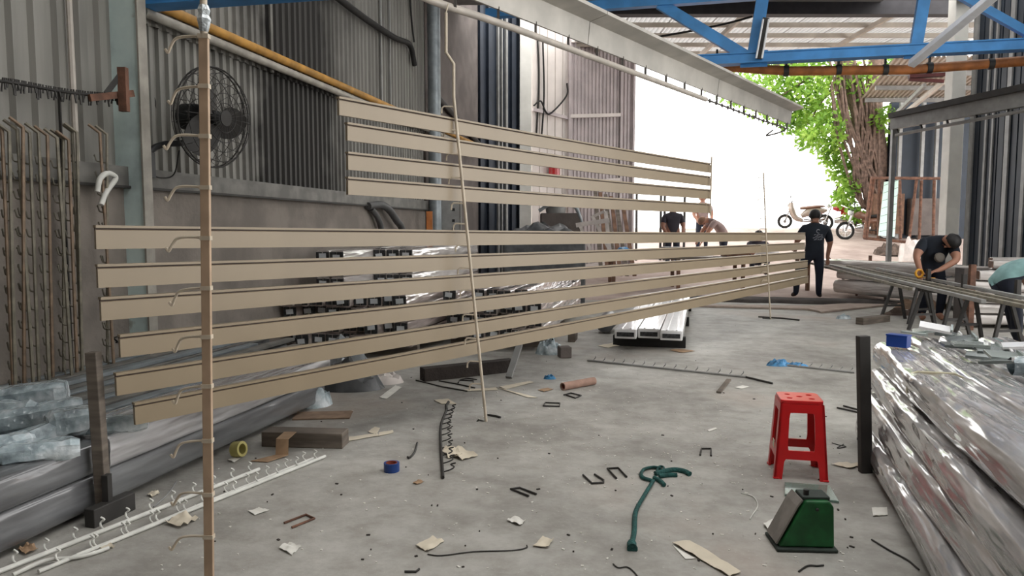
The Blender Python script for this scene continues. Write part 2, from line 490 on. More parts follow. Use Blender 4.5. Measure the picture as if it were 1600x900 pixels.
# floor: hall slab, then the yard that climbs behind it
fl = MB(); fl.box((2, 3.6, -0.1), (24, 22.0, 0.2))
struct('floor', fl, 'floor_concrete', 'grey stained concrete floor slab littered with scraps')
gr = MB()
def yard_z(x, y):
    t = min(max((y - 14.9) / 11.5, 0), 1)
    base = 1.42 * t * (0.55 + 0.45 * t)
    return base + 0.05 * noise.noise(V((x * 0.5, y * 0.5, 3.1))) * min(1, (y - 14.4) * 1.0)
rows = []
ys = [14.6 + i * 0.55 for i in range(24)] + [28.5, 31, 35, 40, 46]
for y in ys:
    rows.append([(x, y, yard_z(x, y) - 0.004) for x in [-14 + i * 1.0 for i in range(45)]])
gr.grid(rows, thick=(0, 0, -0.3))
struct('ground', gr, 'dirt_ground', 'reddish dirt yard climbing behind the hall', smooth=60)

# left wall core
wl = MB()
strip(wl, W(-5), W(17.0), 0.0, 5.9, 0.25)
wall_left = struct('wall_left', wl, 'plaster', 'grey plastered left wall clad in stained corrugated sheets')
# plinth proud of the sheet plane so it reads as masonry
pl = MB(); strip(pl, W(-5, 0.10), W(13.2, 0.10), 0.0, 1.74, 0.10)
pl.build('plinth', 'plaster', wall_left)
# steel channel on top of the plinth
ch = MB(); ch.beam(W(-5, 0.10, 1.83), W(13.2, 0.10, 1.83), 0.10, 0.15)
ch.build('girt', 'grey_channel', wall_left)
ch = MB(); ch.beam(W(-5, 0.155, 1.745), W(13.2, 0.155, 1.745), 0.03, 0.02)
ch.build('girt_lip', 'dark_steel', wall_left)

def corrugated(d0, d1, z0, z1, off, pitch=0.15, depth=0.035, fn=W):
    """trapezoid sheet with a real thickness from plan parameter d0 to d1"""
    n = max(1, round((d1 - d0) / pitch)); p = (d1 - d0) / n
    prof = []
    for i in range(n):
        a = d0 + i * p
        prof += [(a, 0), (a + p * 0.42, 0), (a + p * 0.52, depth), (a + p * 0.88, depth), ]
    prof.append((d1, 0))
    rows = [[fn(d, off + o, z) for d, o in prof] for z in (z0, z1)]
    return MB().grid(rows, thick=-NW * 0.004 if fn is W else None)
def sheets(edges, z0, z1, off, name='sheet', m='sheet_grey', lap=0.03, **k):
    for i in range(len(edges) - 1):
        o = corrugated(edges[i], edges[i + 1] + lap, z0, z1, off + (0.006 if i % 2 else 0), **k)
        o.build(name, m, wall_left)
def split(a, b, step):
    n = max(1, round((b - a) / step)); return [a + (b - a) * i / n for i in range(n + 1)]
# left of the pale column: tall sheets; right of it two tiers
sheets(split(2.2, 6.0, 0.95), 1.90, 5.88, 0.03, pitch=0.19)
sheets(split(6.0, 13.2, 0.9), 1.90, 3.16, 0.03, pitch=0.11, depth=0.03)
sheets(split(6.0, 13.2, 0.9), 3.10, 5.88, 0.065, pitch=0.13, depth=0.03)
# seams / battens on the far part of the wall
for d, w in ((8.12, 0.05), (11.2, 0.04), (11.55, 0.03)):
    b_ = MB(); b_.beam(W(d, 0.12, 3.1), W(d, 0.12, 5.85), w, 0.02, up=NW); b_.build('seam_strip', 'strip_light' if d > 9 else 'grey_channel', wall_left)
# pale blue painted column
pc = MB(); c = W(5.92, 0.15)
pc.box((c.x, c.y, 2.95), (0.26, 0.07, 5.9), rz=-math.atan(KX))
col1 = tag(pc.build('steel_column', 'column_pale', bevel=0.01), 'pale blue painted steel column with rust patches beside wall fan', 'column', kind='structure')
pf = MB(); q = c + NW * 0.10 - AX * 0.02
q = c + NW * 0.138; pf.box((q.x, q.y, 2.95), (0.016, 0.10, 5.9), rz=-math.atan(KX)); pf.build('edge_flange', 'pale_pipe', col1)
# round galvanised column
rc = MB(); c2 = W(13.3, 0.25); rc.tube([(c2.x, c2.y, 0), (c2.x, c2.y, 5.9)], 0.115, 24, cap=True)
tag(rc.build('round_column', 'galv', smooth=40), 'round galvanised steel column further along the left wall', 'column', kind='structure')
# wall pieces beyond the round column
fw = MB(); strip(fw, W(13.4, 0.05), W(17.1, 0.05), 0, 7.6, 0.1)
struct('wall_back', fw, 'plaster_dark', 'dull mauve grey flat wall beyond the round column')
A1, A2 = at(741, 357, 17.0), at(812, 357, 18.3)
dk = MB(); strip(dk, A1, A2, 0, 8.0, 0.15)
wall_dark = struct('wall_dark', dk, 'dark_blue_sheet', 'dark blue sheeted wall bay beside the white pillar')
dv = (A2 - A1); dn = V((dv.y, -dv.x, 0)).normalized()
for t, w, m in ((0.12, 0.10, 'dark_blue_sheet'), (0.3, 0.12, 'dark_blue_sheet'), (0.48, 0.04, 'strip_light'), (0.56, 0.03, 'strip_light'), (0.66, 0.06, 'strip_light'), (0.82, 0.16, 'dark_blue_sheet')):
    p = A1 + dv * t + dn * 0.04
    s_ = MB(); s_.beam((p.x, p.y, 0), (p.x, p.y, 7.95), w, 0.06, up=dn); s_.build('batten', m, wall_dark)
p = at(821, 357, 18.2); s_ = MB(); s_.box((p.x, p.y, 4.0), (0.28, 0.28, 8.0))
tag(s_.build('white_pillar', 'white_pillar', bevel=0.01), 'white painted square pillar beside the dark blue wall bay', 'pillar', kind='structure')
B1, B2 = at(829, 357, 18.5), at(888, 357, 19.4)
cr = MB(); strip(cr, B1, B2, 0, 7.6, 0.12)
wall_cream = struct('wall_cream', cr, 'cream_panel', 'cream panelled wall with hanging cables left of the gate')
bv = B2 - B1; bn = V((bv.y, -bv.x, 0)).normalized()
for i in range(5):
    a = B1 + bv * (i / 5 + 0.01) + bn * 0.03; b = B1 + bv * ((i + 1) / 5 - 0.01) + bn * 0.03
    m_ = MB(); strip(m_, a, b, 0.02, 7.55, 0.03); m_.build('panel', 'cream_panel', wall_cream)
h0, h1 = B1 + bn * 0.07, B2 + bn * 0.07
m_ = MB(); m_.beam((h0.x, h0.y, 4.35), (h1.x, h1.y, 4.25), 0.06, 0.08); m_.build('rail', 'gate_sheet', wall_cream)

# swung-open corrugated gate leaf
C1, C2 = at(887, 357, 19.3), at(986, 357, 20.0)
cv = C2 - C1; cn = V((cv.y, -cv.x, 0)).normalized()
gate = thing('corrugated_gate', 'tall pale corrugated gate leaf standing open beside the bright yard', 'gate', ((C1.x + C2.x) / 2, (C1.y + C2.y) / 2, 0))
ztop = 6.25
n = 18; prof = []
for i in range(n):
    for t, o in ((0, 0), (0.42, 0), (0.52, 0.03), (0.9, 0.03)):
        prof.append(C1 + cv * ((i + t) / n) + cn * o)
prof.append(C2)
gm = MB(); gm.grid([[V((q.x, q.y, z)) for q in prof] for z in (0.35, ztop)], thick=-cn * 0.005); gm.build('sheet', 'gate_sheet', gate)
for a, b in (((0, 0), (0, ztop)), ((1, 0), (1, ztop)), ((0.80, 0), (0.80, ztop))):
    p0, p1 = C1 + cv * a[0] + cn * 0.06, C1 + cv * b[0] + cn * 0.06
    m_ = MB(); m_.beam((p0.x, p0.y, 0.3), (p1.x, p1.y, b[1]), 0.06, 0.06, up=cn); m_.build('frame_post', 'gate_sheet', gate)
for z in (0.4, 2.6, 4.3, ztop - 0.05):
    p0, p1 = C1 + cn * 0.06, C1 + cv * 0.8 + cn * 0.06
    m_ = MB(); m_.beam((p0.x, p0.y, z), (p1.x, p1.y, z + 0.12), 0.06, 0.09); m_.build('frame_rail', 'cream_panel', gate)

# right side wall: navy siding behind grey channels, white post
R1, R2 = V((8.78, 14.3, 0)), V((8.45, 9.6, 0))
rw = MB(); strip(rw, R1, R2, 0, 6.2, 0.15)
wall_right = struct('wall_right', rw, 'navy_siding', 'dark navy siding wall behind grey vertical channels on right')
rv = R2 - R1; rn = V((rv.y, -rv.x, 0)).normalized()
if rn.x > 0: rn = -rn
for k in range(24):
    a = R1 + rv * (k / 24 + 0.004) + rn * 0.02; b = R1 + rv * ((k + 1) / 24 - 0.004) + rn * 0.02
    m_ = MB(); m_.beam(V((a.x, a.y, 3.1)), V((b.x, b.y, 3.1)), 0.03, 6.1, up=(0, 0, 1)); m_.build('siding_board', 'navy_siding', wall_right)
for t, w in ((0.034, 0.13), (0.134, 0.06), (0.18, 0.05), (0.275, 0.12), (0.385, 0.09), (0.53, 0.09), (0.7, 0.09)):
    p = R1 + rv * t + rn * 0.05
    m_ = MB(); m_.beam((p.x, p.y, 0), (p.x, p.y, 6.1), w, 0.03, up=rn); m_.build('channel_post', 'strip_light', wall_right)
p = at(1487, 250, 14.45)
m_ = MB(); m_.box((p.x, p.y, 3.1), (0.26, 0.26, 6.2)); tag(m_.build('white_post', 'white_pillar', bevel=0.01), 'white painted square post at the edge of the right siding', 'post', kind='structure')
# header beam of the sliding door with its thin rail
hb = thing('door_header', 'grey steel header beam with thin rail crossing the white post', 'beam', at(1500, 170, 13.0))
pA, pB = at(1395, 192, 14.6), at(1625, 149, 11.4)
m_ = MB(); m_.beam(pA, pB, 0.12, 0.26); m_.build('beam', 'strip_light', hb)
pA2, pB2 = at(1395, 181, 14.55), at(1625, 132, 11.35)
m_ = MB(); m_.beam(pA2, pB2, 0.2, 0.10); m_.build('top_flange', 'dark_steel', hb)
pA3, pB3 = at(1400, 211, 14.5), at(1625, 168, 11.35)
m_ = MB(); m_.tube([pA3, pB3], 0.03, 8); m_.build('track_rail', 'strip_light', hb, smooth=40)
for t in (0.02, 0.22, 0.42, 0.62, 0.82):
    a = pA3.lerp(pB3, t); b = pA.lerp(pB, t)
    m_ = MB(); m_.beam(a, b, 0.03, 0.03); m_.build('hanger', 'dark_steel', hb)
for px in (1397,):
    a = at(px, 190, 14.65)
    m_ = MB(); m_.beam((a.x, a.y, 0), (a.x, a.y, a.z), 0.08, 0.08); m_.build('end_post', 'strip_light', hb)

# main roof (dark underside) seen only at its edge; gaps added to let sky light in
def roofpt(x, y, z): return V((x, y, z))
ce = MB()
for (y0, y1) in ((-3.6, 0.4), (4.4, 8.2), (9.6, 11.4)):
    ce.box(((-4.5 + 9.5) / 2, (y0 + y1) / 2, 6.05), (15.5, y1 - y0, 0.08))
rwl = MB(); rwl.box((-3.6, -3.6, 3.0), (4.0, 0.2, 6.1)); rwl.box((8.0, -3.6, 3.0), (5.0, 0.2, 6.1)); rwl.box((2.0, -3.6, 3.0), (8.0, 0.2, 6.1)); struct('rear_light_block', rwl, 'plaster', 'unseen grey rear wall added to block light behind the camera')  # unseen wall, added to cut the light coming from behind the camera
ce.box((-2.9, 2.4, 6.05), (4.0, 4.0, 0.08)); ce.box((7.6, 2.4, 6.05), (4.4, 4.0, 0.08))
ce.box((1.5, 13.5, 6.05), (12.0, 4.2, 0.08))  # stops short at right so sky light reaches the white post
struct('ceiling', ce, 'ceiling_dark', 'dark sheet roof over the hall with gaps added for light')
ev = MB(); a = at(905, 15, 15.5); b = at(1520, 12, 15.5)
ev.box((5.8, 15.5, 5.92), (9.6, 0.25, 0.30))
tag(ev.build('eave_beam', 'eave_dark'), 'dark eave beam above the far opening', 'beam', kind='structure')
ev = MB(); ev.box((5.8, 14.2, 5.86), (9.6, 0.2, 0.28)); tag(ev.build('eave_beam', 'eave_dark'), 'second dark roof beam just inside the far eave', 'beam', kind='structure')

# pale translucent canopy beyond the eave: corrugated sheets on purlins
cp = thing('canopy_roof', 'pale corrugated canopy roof beyond the blue truss', 'roof', (6, 18, 6.1))
y0c, y1c = 15.7, 20.6
def cz(y): return 6.12 + (y - y0c) * 0.02
for i in range(10):
    xa = 1.6 + i * 1.0; prof = []
    for k in range(9):
        for t, o in ((0, 0), (0.4, 0), (0.5, 0.035), (0.9, 0.035)):
            prof.append((xa + (k + t) / 9 * 1.0, o))
    prof.append((xa + 1.03, 0))
    m_ = MB(); m_.grid([[V((x, y, cz(y) + o)) for x, o in prof] for y in (y0c, y1c)], thick=(0, 0, 0.004)); m_.build('sheet', 'canopy_sheet', cp)
for y in (16.4, 17.4, 18.4, 19.4, 20.4):
    m_ = MB(); m_.box((6.6, y, cz(y) - 0.06), (10.2, 0.06, 0.10)); m_.build('purlin', 'shed_roof', cp)
for x in (2.2, 5.0, 8.2):
    m_ = MB(); m_.box((x, 18.1, cz(18) - 0.16), (0.07, 4.9, 0.10)); m_.build('rafter', 'shed_roof', cp)

# neighbour shed on the right: corrugated roof, dark wall
sh = thing('neighbour_shed', 'dark walled shed with corrugated lean-to roof behind the right gate', 'shed', (13, 23, 1.2))
zs = 5.55
f0, f1 = at(1345, 159, 24.0), at(1398, 93, 18.2)
for i in range(5):
    prof = []
    for k in range(8):
        for t, o in ((0, 0), (0.4, 0), (0.5, 0.04), (0.9, 0.04)):
            prof.append(((i + (k + t) / 8) * 1.1, o))
    prof.append(((i + 1) * 1.1 + 0.02, 0))
    m_ = MB(); m_.grid([[V((f0.x + x, f0.y, zs + o)) for x, o in prof], [V((f1.x + x, f1.y, zs + o)) for x, o in prof]], thick=(0, 0, 0.006)); m_.build('roof_sheet', 'shed_roof', sh)
for t in (0.05, 0.4, 0.75):
    a = f0.lerp(f1, t); m_ = MB(); m_.beam((a.x + .1, a.y, zs - 0.08), (a.x + 5.4, a.y, zs - 0.08), 0.08, 0.12); m_.build('purlin', 'strip_light', sh)
wx0 = at(1388, 250, 24.6).x; m_ = MB(); m_.box((wx0 + 2.6, 24.6, 3.3), (5.2, 0.2, 4.5)); m_.build('wall', 'navy_siding', sh)
for px in (1405, 1440, 1462):
    a = at(px, 250, 24.3); m_ = MB(); m_.beam((a.x, a.y, 1.1), (a.x, a.y, 5.5), 0.10, 0.10); m_.build('post', 'strip_light', sh)
a, b = at(1415, 165, 20.5), at(1478, 128, 19.5)
m_ = MB(); m_.beam(at(1410, 180, 21), at(1474, 128, 19.0), 0.08, 0.10); m_.build('brace', 'rail_cream', sh)
m_ = MB(); m_.beam(at(1400, 178, 21.4), at(1445, 133, 19.6), 0.08, 0.10); m_.build('brace', 'strip_light', sh)
for (x, z, w, h, m2) in ((12.3, 1.9, 1.0, 1.3, 'wood_brown'), (13.6, 1.8, 1.1, 1.2, 'plaster_dark')):
    m_ = MB(); m_.box((x, 24.3, z), (w, 0.3, h)); m_.build('board', m2, sh)
# dark step edge where slab meets the yard, with lumps
kb = MB(); p0, p1 = G(1030, 467), G(1390, 475)
rows = []
for i in range(25):
    t = i / 24; c = p0.lerp(p1, t); w = 0.42 + 0.14 * noise.noise(V((t * 9, 0, 0)))
    zt = 0.05 + 0.02 * noise.noise(V((t * 14, 2, 0)))
    rows.append([c + V((0, -w, 0.0)), c + V((0, -w * 0.8, zt)), c + V((0, w * 0.8, zt + 0.01)), c + V((0, w, 0.0))])
kb.grid(rows); tag(kb.build('drain_edge', 'concrete_kerb', smooth=40), 'dark broken concrete step along the edge of the slab', 'kerb', kind='structure')
# ================================================================== OVERHEAD STEEL
NT = V((1, -KX, 0)).normalized()      # across the hall
def truss_at(px, py, off=0.0):
    """point on the cross plane of the far truss (through the round column) seen at a pixel"""
    r = ray(px, py); o = V((0, 0, H)); q = W(13.3) + AX * off
    return o + r * ((q - o).dot(AX) / r.dot(AX))
tr = thing('blue_truss', 'bright blue steel roof truss spanning the hall above the yard opening', 'truss', truss_at(1250, 90) * 1.0)
def member(nm, a, b, w, h, m='blue_steel', off=0.0, par=tr):
    p0, p1 = truss_at(*a, off), truss_at(*b, off)
    x = MB(); x.beam(p0, p1, w, h, up=AX); return x.build(nm, m, par)
def ledge(nm, a, b, w, h, m, off, par):
    p0, p1 = truss_at(*a, off), truss_at(*b, off)
    x = MB(); x.beam(p0, p1, w, h); return x.build(nm, m, par)
pb0, pb1 = truss_at(1062, 97), truss_at(1640, 68)
pb0 = pb0 - (pb1 - pb0).normalized() * 0.3
x = MB(); x.beam(pb0, pb1, 0.16, 0.13); bc = x.build('bottom_chord', 'blue_steel', tr)
x = MB(); x.beam(pb0 + V((0, 0, -0.075)), pb1 + V((0, 0, -0.075)), 0.24, 0.02); x.build('flange', 'blue_steel', bc)
x = MB(); x.beam(pb0 + V((0, 0, 0.075)), pb1 + V((0, 0, 0.075)), 0.20, 0.02); x.build('flange', 'blue_steel', bc)
x = MB(); x.beam(truss_at(760, 22), truss_at(1640, -41), 0.16, 0.15); x.build('top_chord', 'blue_steel', tr)
for a, b, w in (((1030, 6), (1172, 92), 0.17), ((1196, -30), (1176, 92), 0.19), ((1450, -40), (1430, 78), 0.17), ((1460, -30), (1635, 68), 0.12)):
    member('web_member', a, b, w, 0.10)
pl_ = truss_at(1178, 92); x = MB(); x.box(pl_, (0.42, 0.03, 0.26), rz=-math.atan(KX)); x.build('gusset', 'blue_steel', tr)
pl_ = truss_at(1432, 80); x = MB(); x.box(pl_, (0.36, 0.03, 0.22), rz=-math.atan(KX)); x.build('gusset', 'blue_steel', tr)

lamp = thing('tube_lamp', 'fluorescent tube lamp fixed along the blue truss upright', 'lamp', truss_at(1190, 90, -0.12))
x = MB(); x.beam(truss_at(1197, 28, -0.14), truss_at(1186, 92, -0.14), 0.10, 0.05, up=AX); x.build('housing', 'dark_steel', lamp)
for dx in (-4.5, 4.5):
    x = MB(); x.tube([truss_at(1197 + dx, 30, -0.2), truss_at(1186 + dx, 91, -0.2)], 0.016, 8); x.build('tube', 'tube_glass', lamp, smooth=40)

op = thing('orange_pipe_beam', 'orange rusty pipe running under the blue truss on clamps', 'pipe', truss_at(1300, 108, 0.25))
x = MB(); x.tube([truss_at(1000, 84, 0.5), truss_at(1062, 100, 0.4), truss_at(1230, 111, 0.3), truss_at(1420, 109, 0.3), truss_at(1640, 92.5, 0.3)], 0.075, 12); x.build('pipe', 'orange_steel', op, smooth=50)
for px, py in ((1120, 104), (1228, 111), (1310, 109), (1383, 109), (1452, 106), (1548, 100)):
    c = truss_at(px, py, 0.3)
    x = MB(); x.lathe([(0.086, -0.04), (0.086, 0.04)], c, NT, 14); cl_ = x.build('clamp', 'dark_steel', op, smooth=40)
    x = MB(); x.beam(c, c + V((0, 0, 0.28)), 0.03, 0.03); x.build('hanger_rod', 'dark_steel', cl_)

br = MB(); br.beam(at(1562, -14, 9.0), at(1424, 100, 10.6), 0.10, 0.10, up=(0, -1, 0))
tag(br.build('diagonal_strut', 'silver_tube', bevel=0.008), 'shiny silver square strut slanting down across the blue truss', 'strut')
mb_ = MB(); a, b = truss_at(1420, 120, 0.3), truss_at(1475, 117, 0.3)
mb_.beam(a, b, 0.12, 0.05); mb_.beam(a + V((0, 0, -0.04)), b + V((0, 0, -0.1)), 0.05, 0.05)
tag(mb_.build('bracket', 'maroon_steel'), 'maroon steel bracket under the orange pipe near white post', 'bracket')

# near blue beam at the top of the pale column
nb = thing('blue_crossbeam', 'blue crossbeam entering at top left above the pale column', 'beam', at(280, 0, 6.0))
a = at(168, 5, 6.16); b = a + NT * ((-0.32 - a.x) / NT.x)
x = MB(); x.beam(a, b, 0.14, 0.10); x.build('beam', 'blue_steel', nb)
x = MB(); x.beam(a + V((0, 0, -0.055)), b + V((0, 0, -0.055)), 0.2, 0.014); x.build('flange', 'blue_steel', nb)
x = MB(); x.box(at(165, 12, 6.2), (0.28, 0.2, 0.14)); x.build('end_bracket', 'maroon_steel', nb)

# wall pipes
op2 = MB(); op2.tube([W(6.1, 0.16, 3.26), W(9.9, 0.16, 3.26)], 0.045, 12); op2.tube([W(9.9, 0.16, 3.26), W(16.5, 0.16, 3.26)], 0.045, 12)
tag(op2.build('wall_pipe', 'ochre_pipe', smooth=50), 'ochre yellow pipe running along the left wall', 'pipe')
op2 = MB(); op2.tube([W(6.1, 0.17, 3.155), W(16.5, 0.17, 3.155)], 0.04, 12)
tag(op2.build('wall_pipe', 'pale_pipe', smooth=50), 'pale grey pipe just under the ochre pipe on left wall', 'pipe')
def atw(px, py, off):
    r = ray(px, py); q = W(5, off); o = V((0, 0, H)); return o + r * ((q - o).dot(NW) / r.dot(NW))
# cables on the wall
cb = MB(); cb.tube(smoothpts([atw(500, -25, .17), atw(565, 25, .17), atw(615, 58, .17), atw(640, 70, .17), atw(648, 102, .17)], 8), 0.045, 8)
tag(cb.build('cable_bundle', 'black_rubber', smooth=60), 'thick black cable bundle sagging along the upper left wall', 'cable')
cb = MB(); cb.tube(smoothpts([atw(638, -40, .13), atw(643, 30, .13), atw(647, 66, .14)], 6), 0.016, 6)
tag(cb.build('cable', 'black_rubber', smooth=60), 'thin black cable dropping beside the round column', 'cable')
cb = MB(); cb.tube([W(13.6, 0.12, 3.9), W(17, 0.12, 3.3)], 0.06, 6)
tag(cb.build('conduit', 'dark_steel', smooth=60), 'dark conduit slanting down the mauve wall behind the hanging rod', 'conduit')
def atc(px, py, off):
    r = ray(px, py); o = V((0, 0, H)); return o + r * ((B1 + bn * off - o).dot(bn) / r.dot(bn))
for k, pts in enumerate((((840, 55), (842, 130), (838, 215)), ((848, 58), (850, 150), (845, 230)), ((834, 165), (845, 158), (853, 175), (862, 176), (885, 150), (886, 130)))):
    cb = MB(); cb.tube(smoothpts([atc(px, py, 0.06 + 0.03 * k) for px, py in pts], 6), 0.022, 6)
    tag(cb.build('cable', 'black_rubber', smooth=60), ('black cable hanging straight down the cream panels', 'second black cable hanging on the cream panels', 'black cable looping across the cream panels to the gate')[k], 'cable')
cb = MB(); cb.tube(smoothpts([at(900, 34, 15.4), at(950, 52, 15.4), at(1000, 60, 15.4), at(1060, 52, 15.4), at(1130, 38, 15.4), at(1175, 26, 15.4)], 6), 0.022, 6)
tag(cb.build('cable', 'black_rubber', smooth=60), 'black cable sagging under the far canopy behind the truss', 'cable')
# chain-like wire with twisted ties from left edge to the rusty bracket
wr = thing('tied_wire', 'dark wire with twisted ties strung to the rusty column bracket', 'wire', at(90, 140, 5.6))
wp = smoothpts([atw(-20, 124, .2), atw(30, 131, .2), atw(90, 142, .2), atw(150, 149, .22), atw(185, 150, 0.3)], 8)
x = MB(); x.tube(wp, 0.012, 6); x.build('wire', 'rod_dark', wr, smooth=60)
for i in range(4, len(wp) - 1):
    for k in range(2):
        c = wp[i].lerp(wp[i + 1], k * 0.5 + random.random() * 0.3)
        x = MB(); x.tube([c + V((0, 0, 0.025)), c + V((random.uniform(-.02, .02), 0, -0.03 - 0.05 * random.random()))], 0.006, 5); x.build('tie', 'rod_dark', wr)
rb = thing('rusty_bracket', 'rusty angle bracket welded to the pale column', 'bracket', at(185, 150, 5.95))
x = MB(); x.beam(atw(140, 153, 0.24), atw(208, 146, 0.34), 0.03, 0.05); x.build('arm', 'rust', rb)
x = MB(); x.beam(atw(166, 146, 0.26), atw(192, 112, 0.34), 0.03, 0.04); x.build('strut', 'dark_steel', rb)
x = MB(); x.box(atw(193, 140, 0.345), (0.06, 0.05, 0.32)); x.build('plate', 'rust', rb)
x = MB(); x.beam(at(232, 138, 6.3), at(290, 310, 6.9), 0.035, 0.035)
tag(x.build('wall_brace', 'dark_steel'), 'thin dark diagonal brace between pale column and fan', 'brace')

# ------------------------------------------------------------------ conveyor: rail, hood, chain
RZ = 3.0
KR = 0.734
def RL(d, off=0.0, z=RZ):
    n = V((1, -KR, 0)).normalized()
    return V((-0.45 + KR * (d - 5.34), d, z)) + n * off
cvy = thing('conveyor_rail', 'overhead paint line conveyor with grey hood, pale rail and chain', 'conveyor', RL(8))
rail = smoothpts([V((-0.95, -1.0, RZ)), V((-0.99, 1.0, RZ)), V((-0.99, 2.4, RZ)), V((-0.86, 3.8, RZ)), RL(5.0), RL(6.0), RL(8.0), RL(9.2)], 8)
x = MB(); x.tube(rail, 0.028, 10); x.build('rail', 'rail_cream', cvy, smooth=50)
a, b = RL(4.6), RL(12.05)
dr = (b - a).normalized(); rn_ = V((1, -KR, 0)).normalized()
def hoodpiece(d0, d1):
    x = MB()
    sec = [(-0.02, 0.10), (0.0, 0.10), (0.0, 0.30), (0.17, 0.34), (0.17, 0.31), (0.165, 0.31), (0.165, 0.33), (-0.02, 0.315)]
    sec = [(-0.10, 0.34), (-0.02, 0.10), (0.0, 0.10), (0.02, 0.30), (0.20, 0.335), (0.20, 0.365), (-0.10, 0.365)]
    P0 = [RL(d0, o, RZ + z) for o, z in sec]; P1 = [RL(d1, o, RZ + z) for o, z in sec]
    n = len(sec); x.add(P0 + P1, [tuple(range(n)), tuple(range(n, 2 * n))[::-1]] + [(i, (i + 1) % n, n + (i + 1) % n, n + i) for i in range(n)])
    return x
for d0, d1 in ((4.4, 6.9), (6.9, 9.5), (9.5, 12.1)):
    hoodpiece(d0 + 0.004, d1 - 0.004).build('hood_section', 'hood_grey', cvy)
for i in range(18):
    d = 5.0 + i * 0.41
    x = MB(); x.beam(RL(d, -0.01, RZ), RL(d, -0.01, RZ + 0.12), 0.02, 0.03); x.build('hanger', 'chain_dark', cvy)
x = MB(); x.tube(smoothpts([RL(9.2), RL(10), RL(11), RL(11.9), at(1198, 212, 12.0), at(1208, 203, 12.05)], 6), 0.012, 6); x.build('chain', 'chain_dark', cvy, smooth=60)
for i in range(16):
    c = RL(9.3 + i * 0.17)
    x = MB(); x.ring(c, rn_, 0.022, 0.007, 10, 5); x.build('chain_link', 'chain_dark', cvy)

# ------------------------------------------------------------------ hanging rods with hooks
def hook_mesh(L, drop, r):
    """hook reaching to -x, tip turned down with a small upturned lip; root at origin"""
    pts = smoothpts([(0, 0, 0), (-L * 0.45, 0, 0.0), (-L * 0.72, 0, -drop * 0.15), (-L * 0.85, 0, -drop * 0.6), (-L * 0.93, 0, -drop), (-L * 1.0, 0, -drop * 0.78)], 4)
    return MB().tube(pts, r, 6)
def hooksquare(L, drop, r):
    pts = [(0, 0, 0), (-L * 0.8, 0, 0.004), (-L * 0.97, 0, -0.01), (-L, 0, -drop), ]
    return MB().tube(pts, r, 6)
rod1 = thing('hook_rod', 'nearest tall tan rod with long curved hooks and taped top', 'hook rod', (-0.99, 2.4, 0.12))
pt = lambda y: at(318 + 9 * y / 900, y, 2.4)
x = MB(); x.beam(pt(55), pt(985), 0.030, 0.016, up=(0, -1, 0)); x.build('bar', 'rod_tan', rod1, bevel=0.002)
x = MB(); x.tube([V((-0.99, 2.4, RZ - 0.02)), pt(-60), pt(10), pt(60)], 0.012, 8); x.build('shank', 'rod_cream', rod1, smooth=50)
x = MB(); x.tube([pt(8), pt(16), pt(24), pt(30), pt(40), pt(50)], [0.014, 0.02, 0.016, 0.022, 0.018, 0.013], 7); x.build('tape_wrap', 'film_crumple', rod1)
hk = None
for i, y in enumerate((57, 135, 213, 293, 372, 450, 526, 603, 688, 772, 838)):
    loc = pt(y) - V(rod1.location)
    if hk is None:
        hk = hook_mesh(0.125, 0.05, 0.0045).build('hook', 'rod_cream', rod1, local=True, smooth=60); hk.location = loc
    else:
        h = dup(hk, rod1, loc)
        h.rotation_euler = (0, random.uniform(-0.1, 0.1), random.uniform(-.15, .15))
    x = MB(); x.box(pt(y), (0.034, 0.022, 0.014)); x.build('weld', 'rod_cream', rod1)

def hang_rod(name, label, top, path, ys, d, r, L, drop, m='rod_cream'):
    """path: pixel polyline at depth d"""
    pts = [at(px, py, d) for px, py in path]
    root = thing(name, label, 'hook rod', pts[-1])
    x = MB(); x.tube(pts, r, 8); x.build('bar', m, root, smooth=50)
    x = MB(); x.tube([top, pts[0]], r * 0.5 if r > 0.0105 and d < 6 else 0.003, 6); x.build('hanger_wire', m, root)
    hm = hooksquare(L, drop, r * 0.55)
    first = None
    for y in ys:
        # point on path at pixel row y
        for (a, b) in zip(path[:-1], path[1:]):
            if a[1] <= y <= b[1]:
                t = (y - a[1]) / (b[1] - a[1]); px = a[0] + (b[0] - a[0]) * t; break
        else: continue
        loc = at(px, y, d) - V(root.location)
        if first is None:
            first = hm.build('hook', m, root, local=True, smooth=60); first.location = loc
        else: dup(first, root, loc)
    return root
rod2 = hang_rod('hook_rod', 'middle cream hook rod with kinked neck hanging before the slats', RL(5.34, 0, RZ), [(697, 20), (697, 82), (709, 100), (709, 152), (760, 663)],
    (167, 204, 241, 278, 318, 350, 384, 419, 454, 492, 529, 565, 600), 5.34, 0.011, 0.095, 0.045)
x = MB(); x.tube([at(740, 664, 5.34), at(748, 656, 5.34), at(768, 662, 5.34), at(764, 665, 5.3)], 0.006, 6); x.build('foot_hook', 'rod_dark', rod2, smooth=60)
rod3 = hang_rod('hook_rod', 'far hook rod hanging against the white sky near the slat ends', RL(10.9, 0, RZ), [(1193, 270), (1198, 390), (1204, 499)],
    (278, 294, 311, 327, 342, 358, 370, 384, 398, 412, 425, 438), 10.1, 0.010, 0.09, 0.03, 'rod_cream')
x = MB(); x.tube([at(1192, 497, 10.05), at(1204, 498, 10.1)], 0.01, 6); x.build('foot_hook', 'rod_dark', rod3)
hang_rod('hook_rod', 'thin rod holding the right ends of the four upper slats', RL(8.84, 0, RZ), [(1112, 245), (1110, 337)],
    (256, 276, 297, 319), 8.76, 0.009, 0.05, 0.03, 'rod_cream')

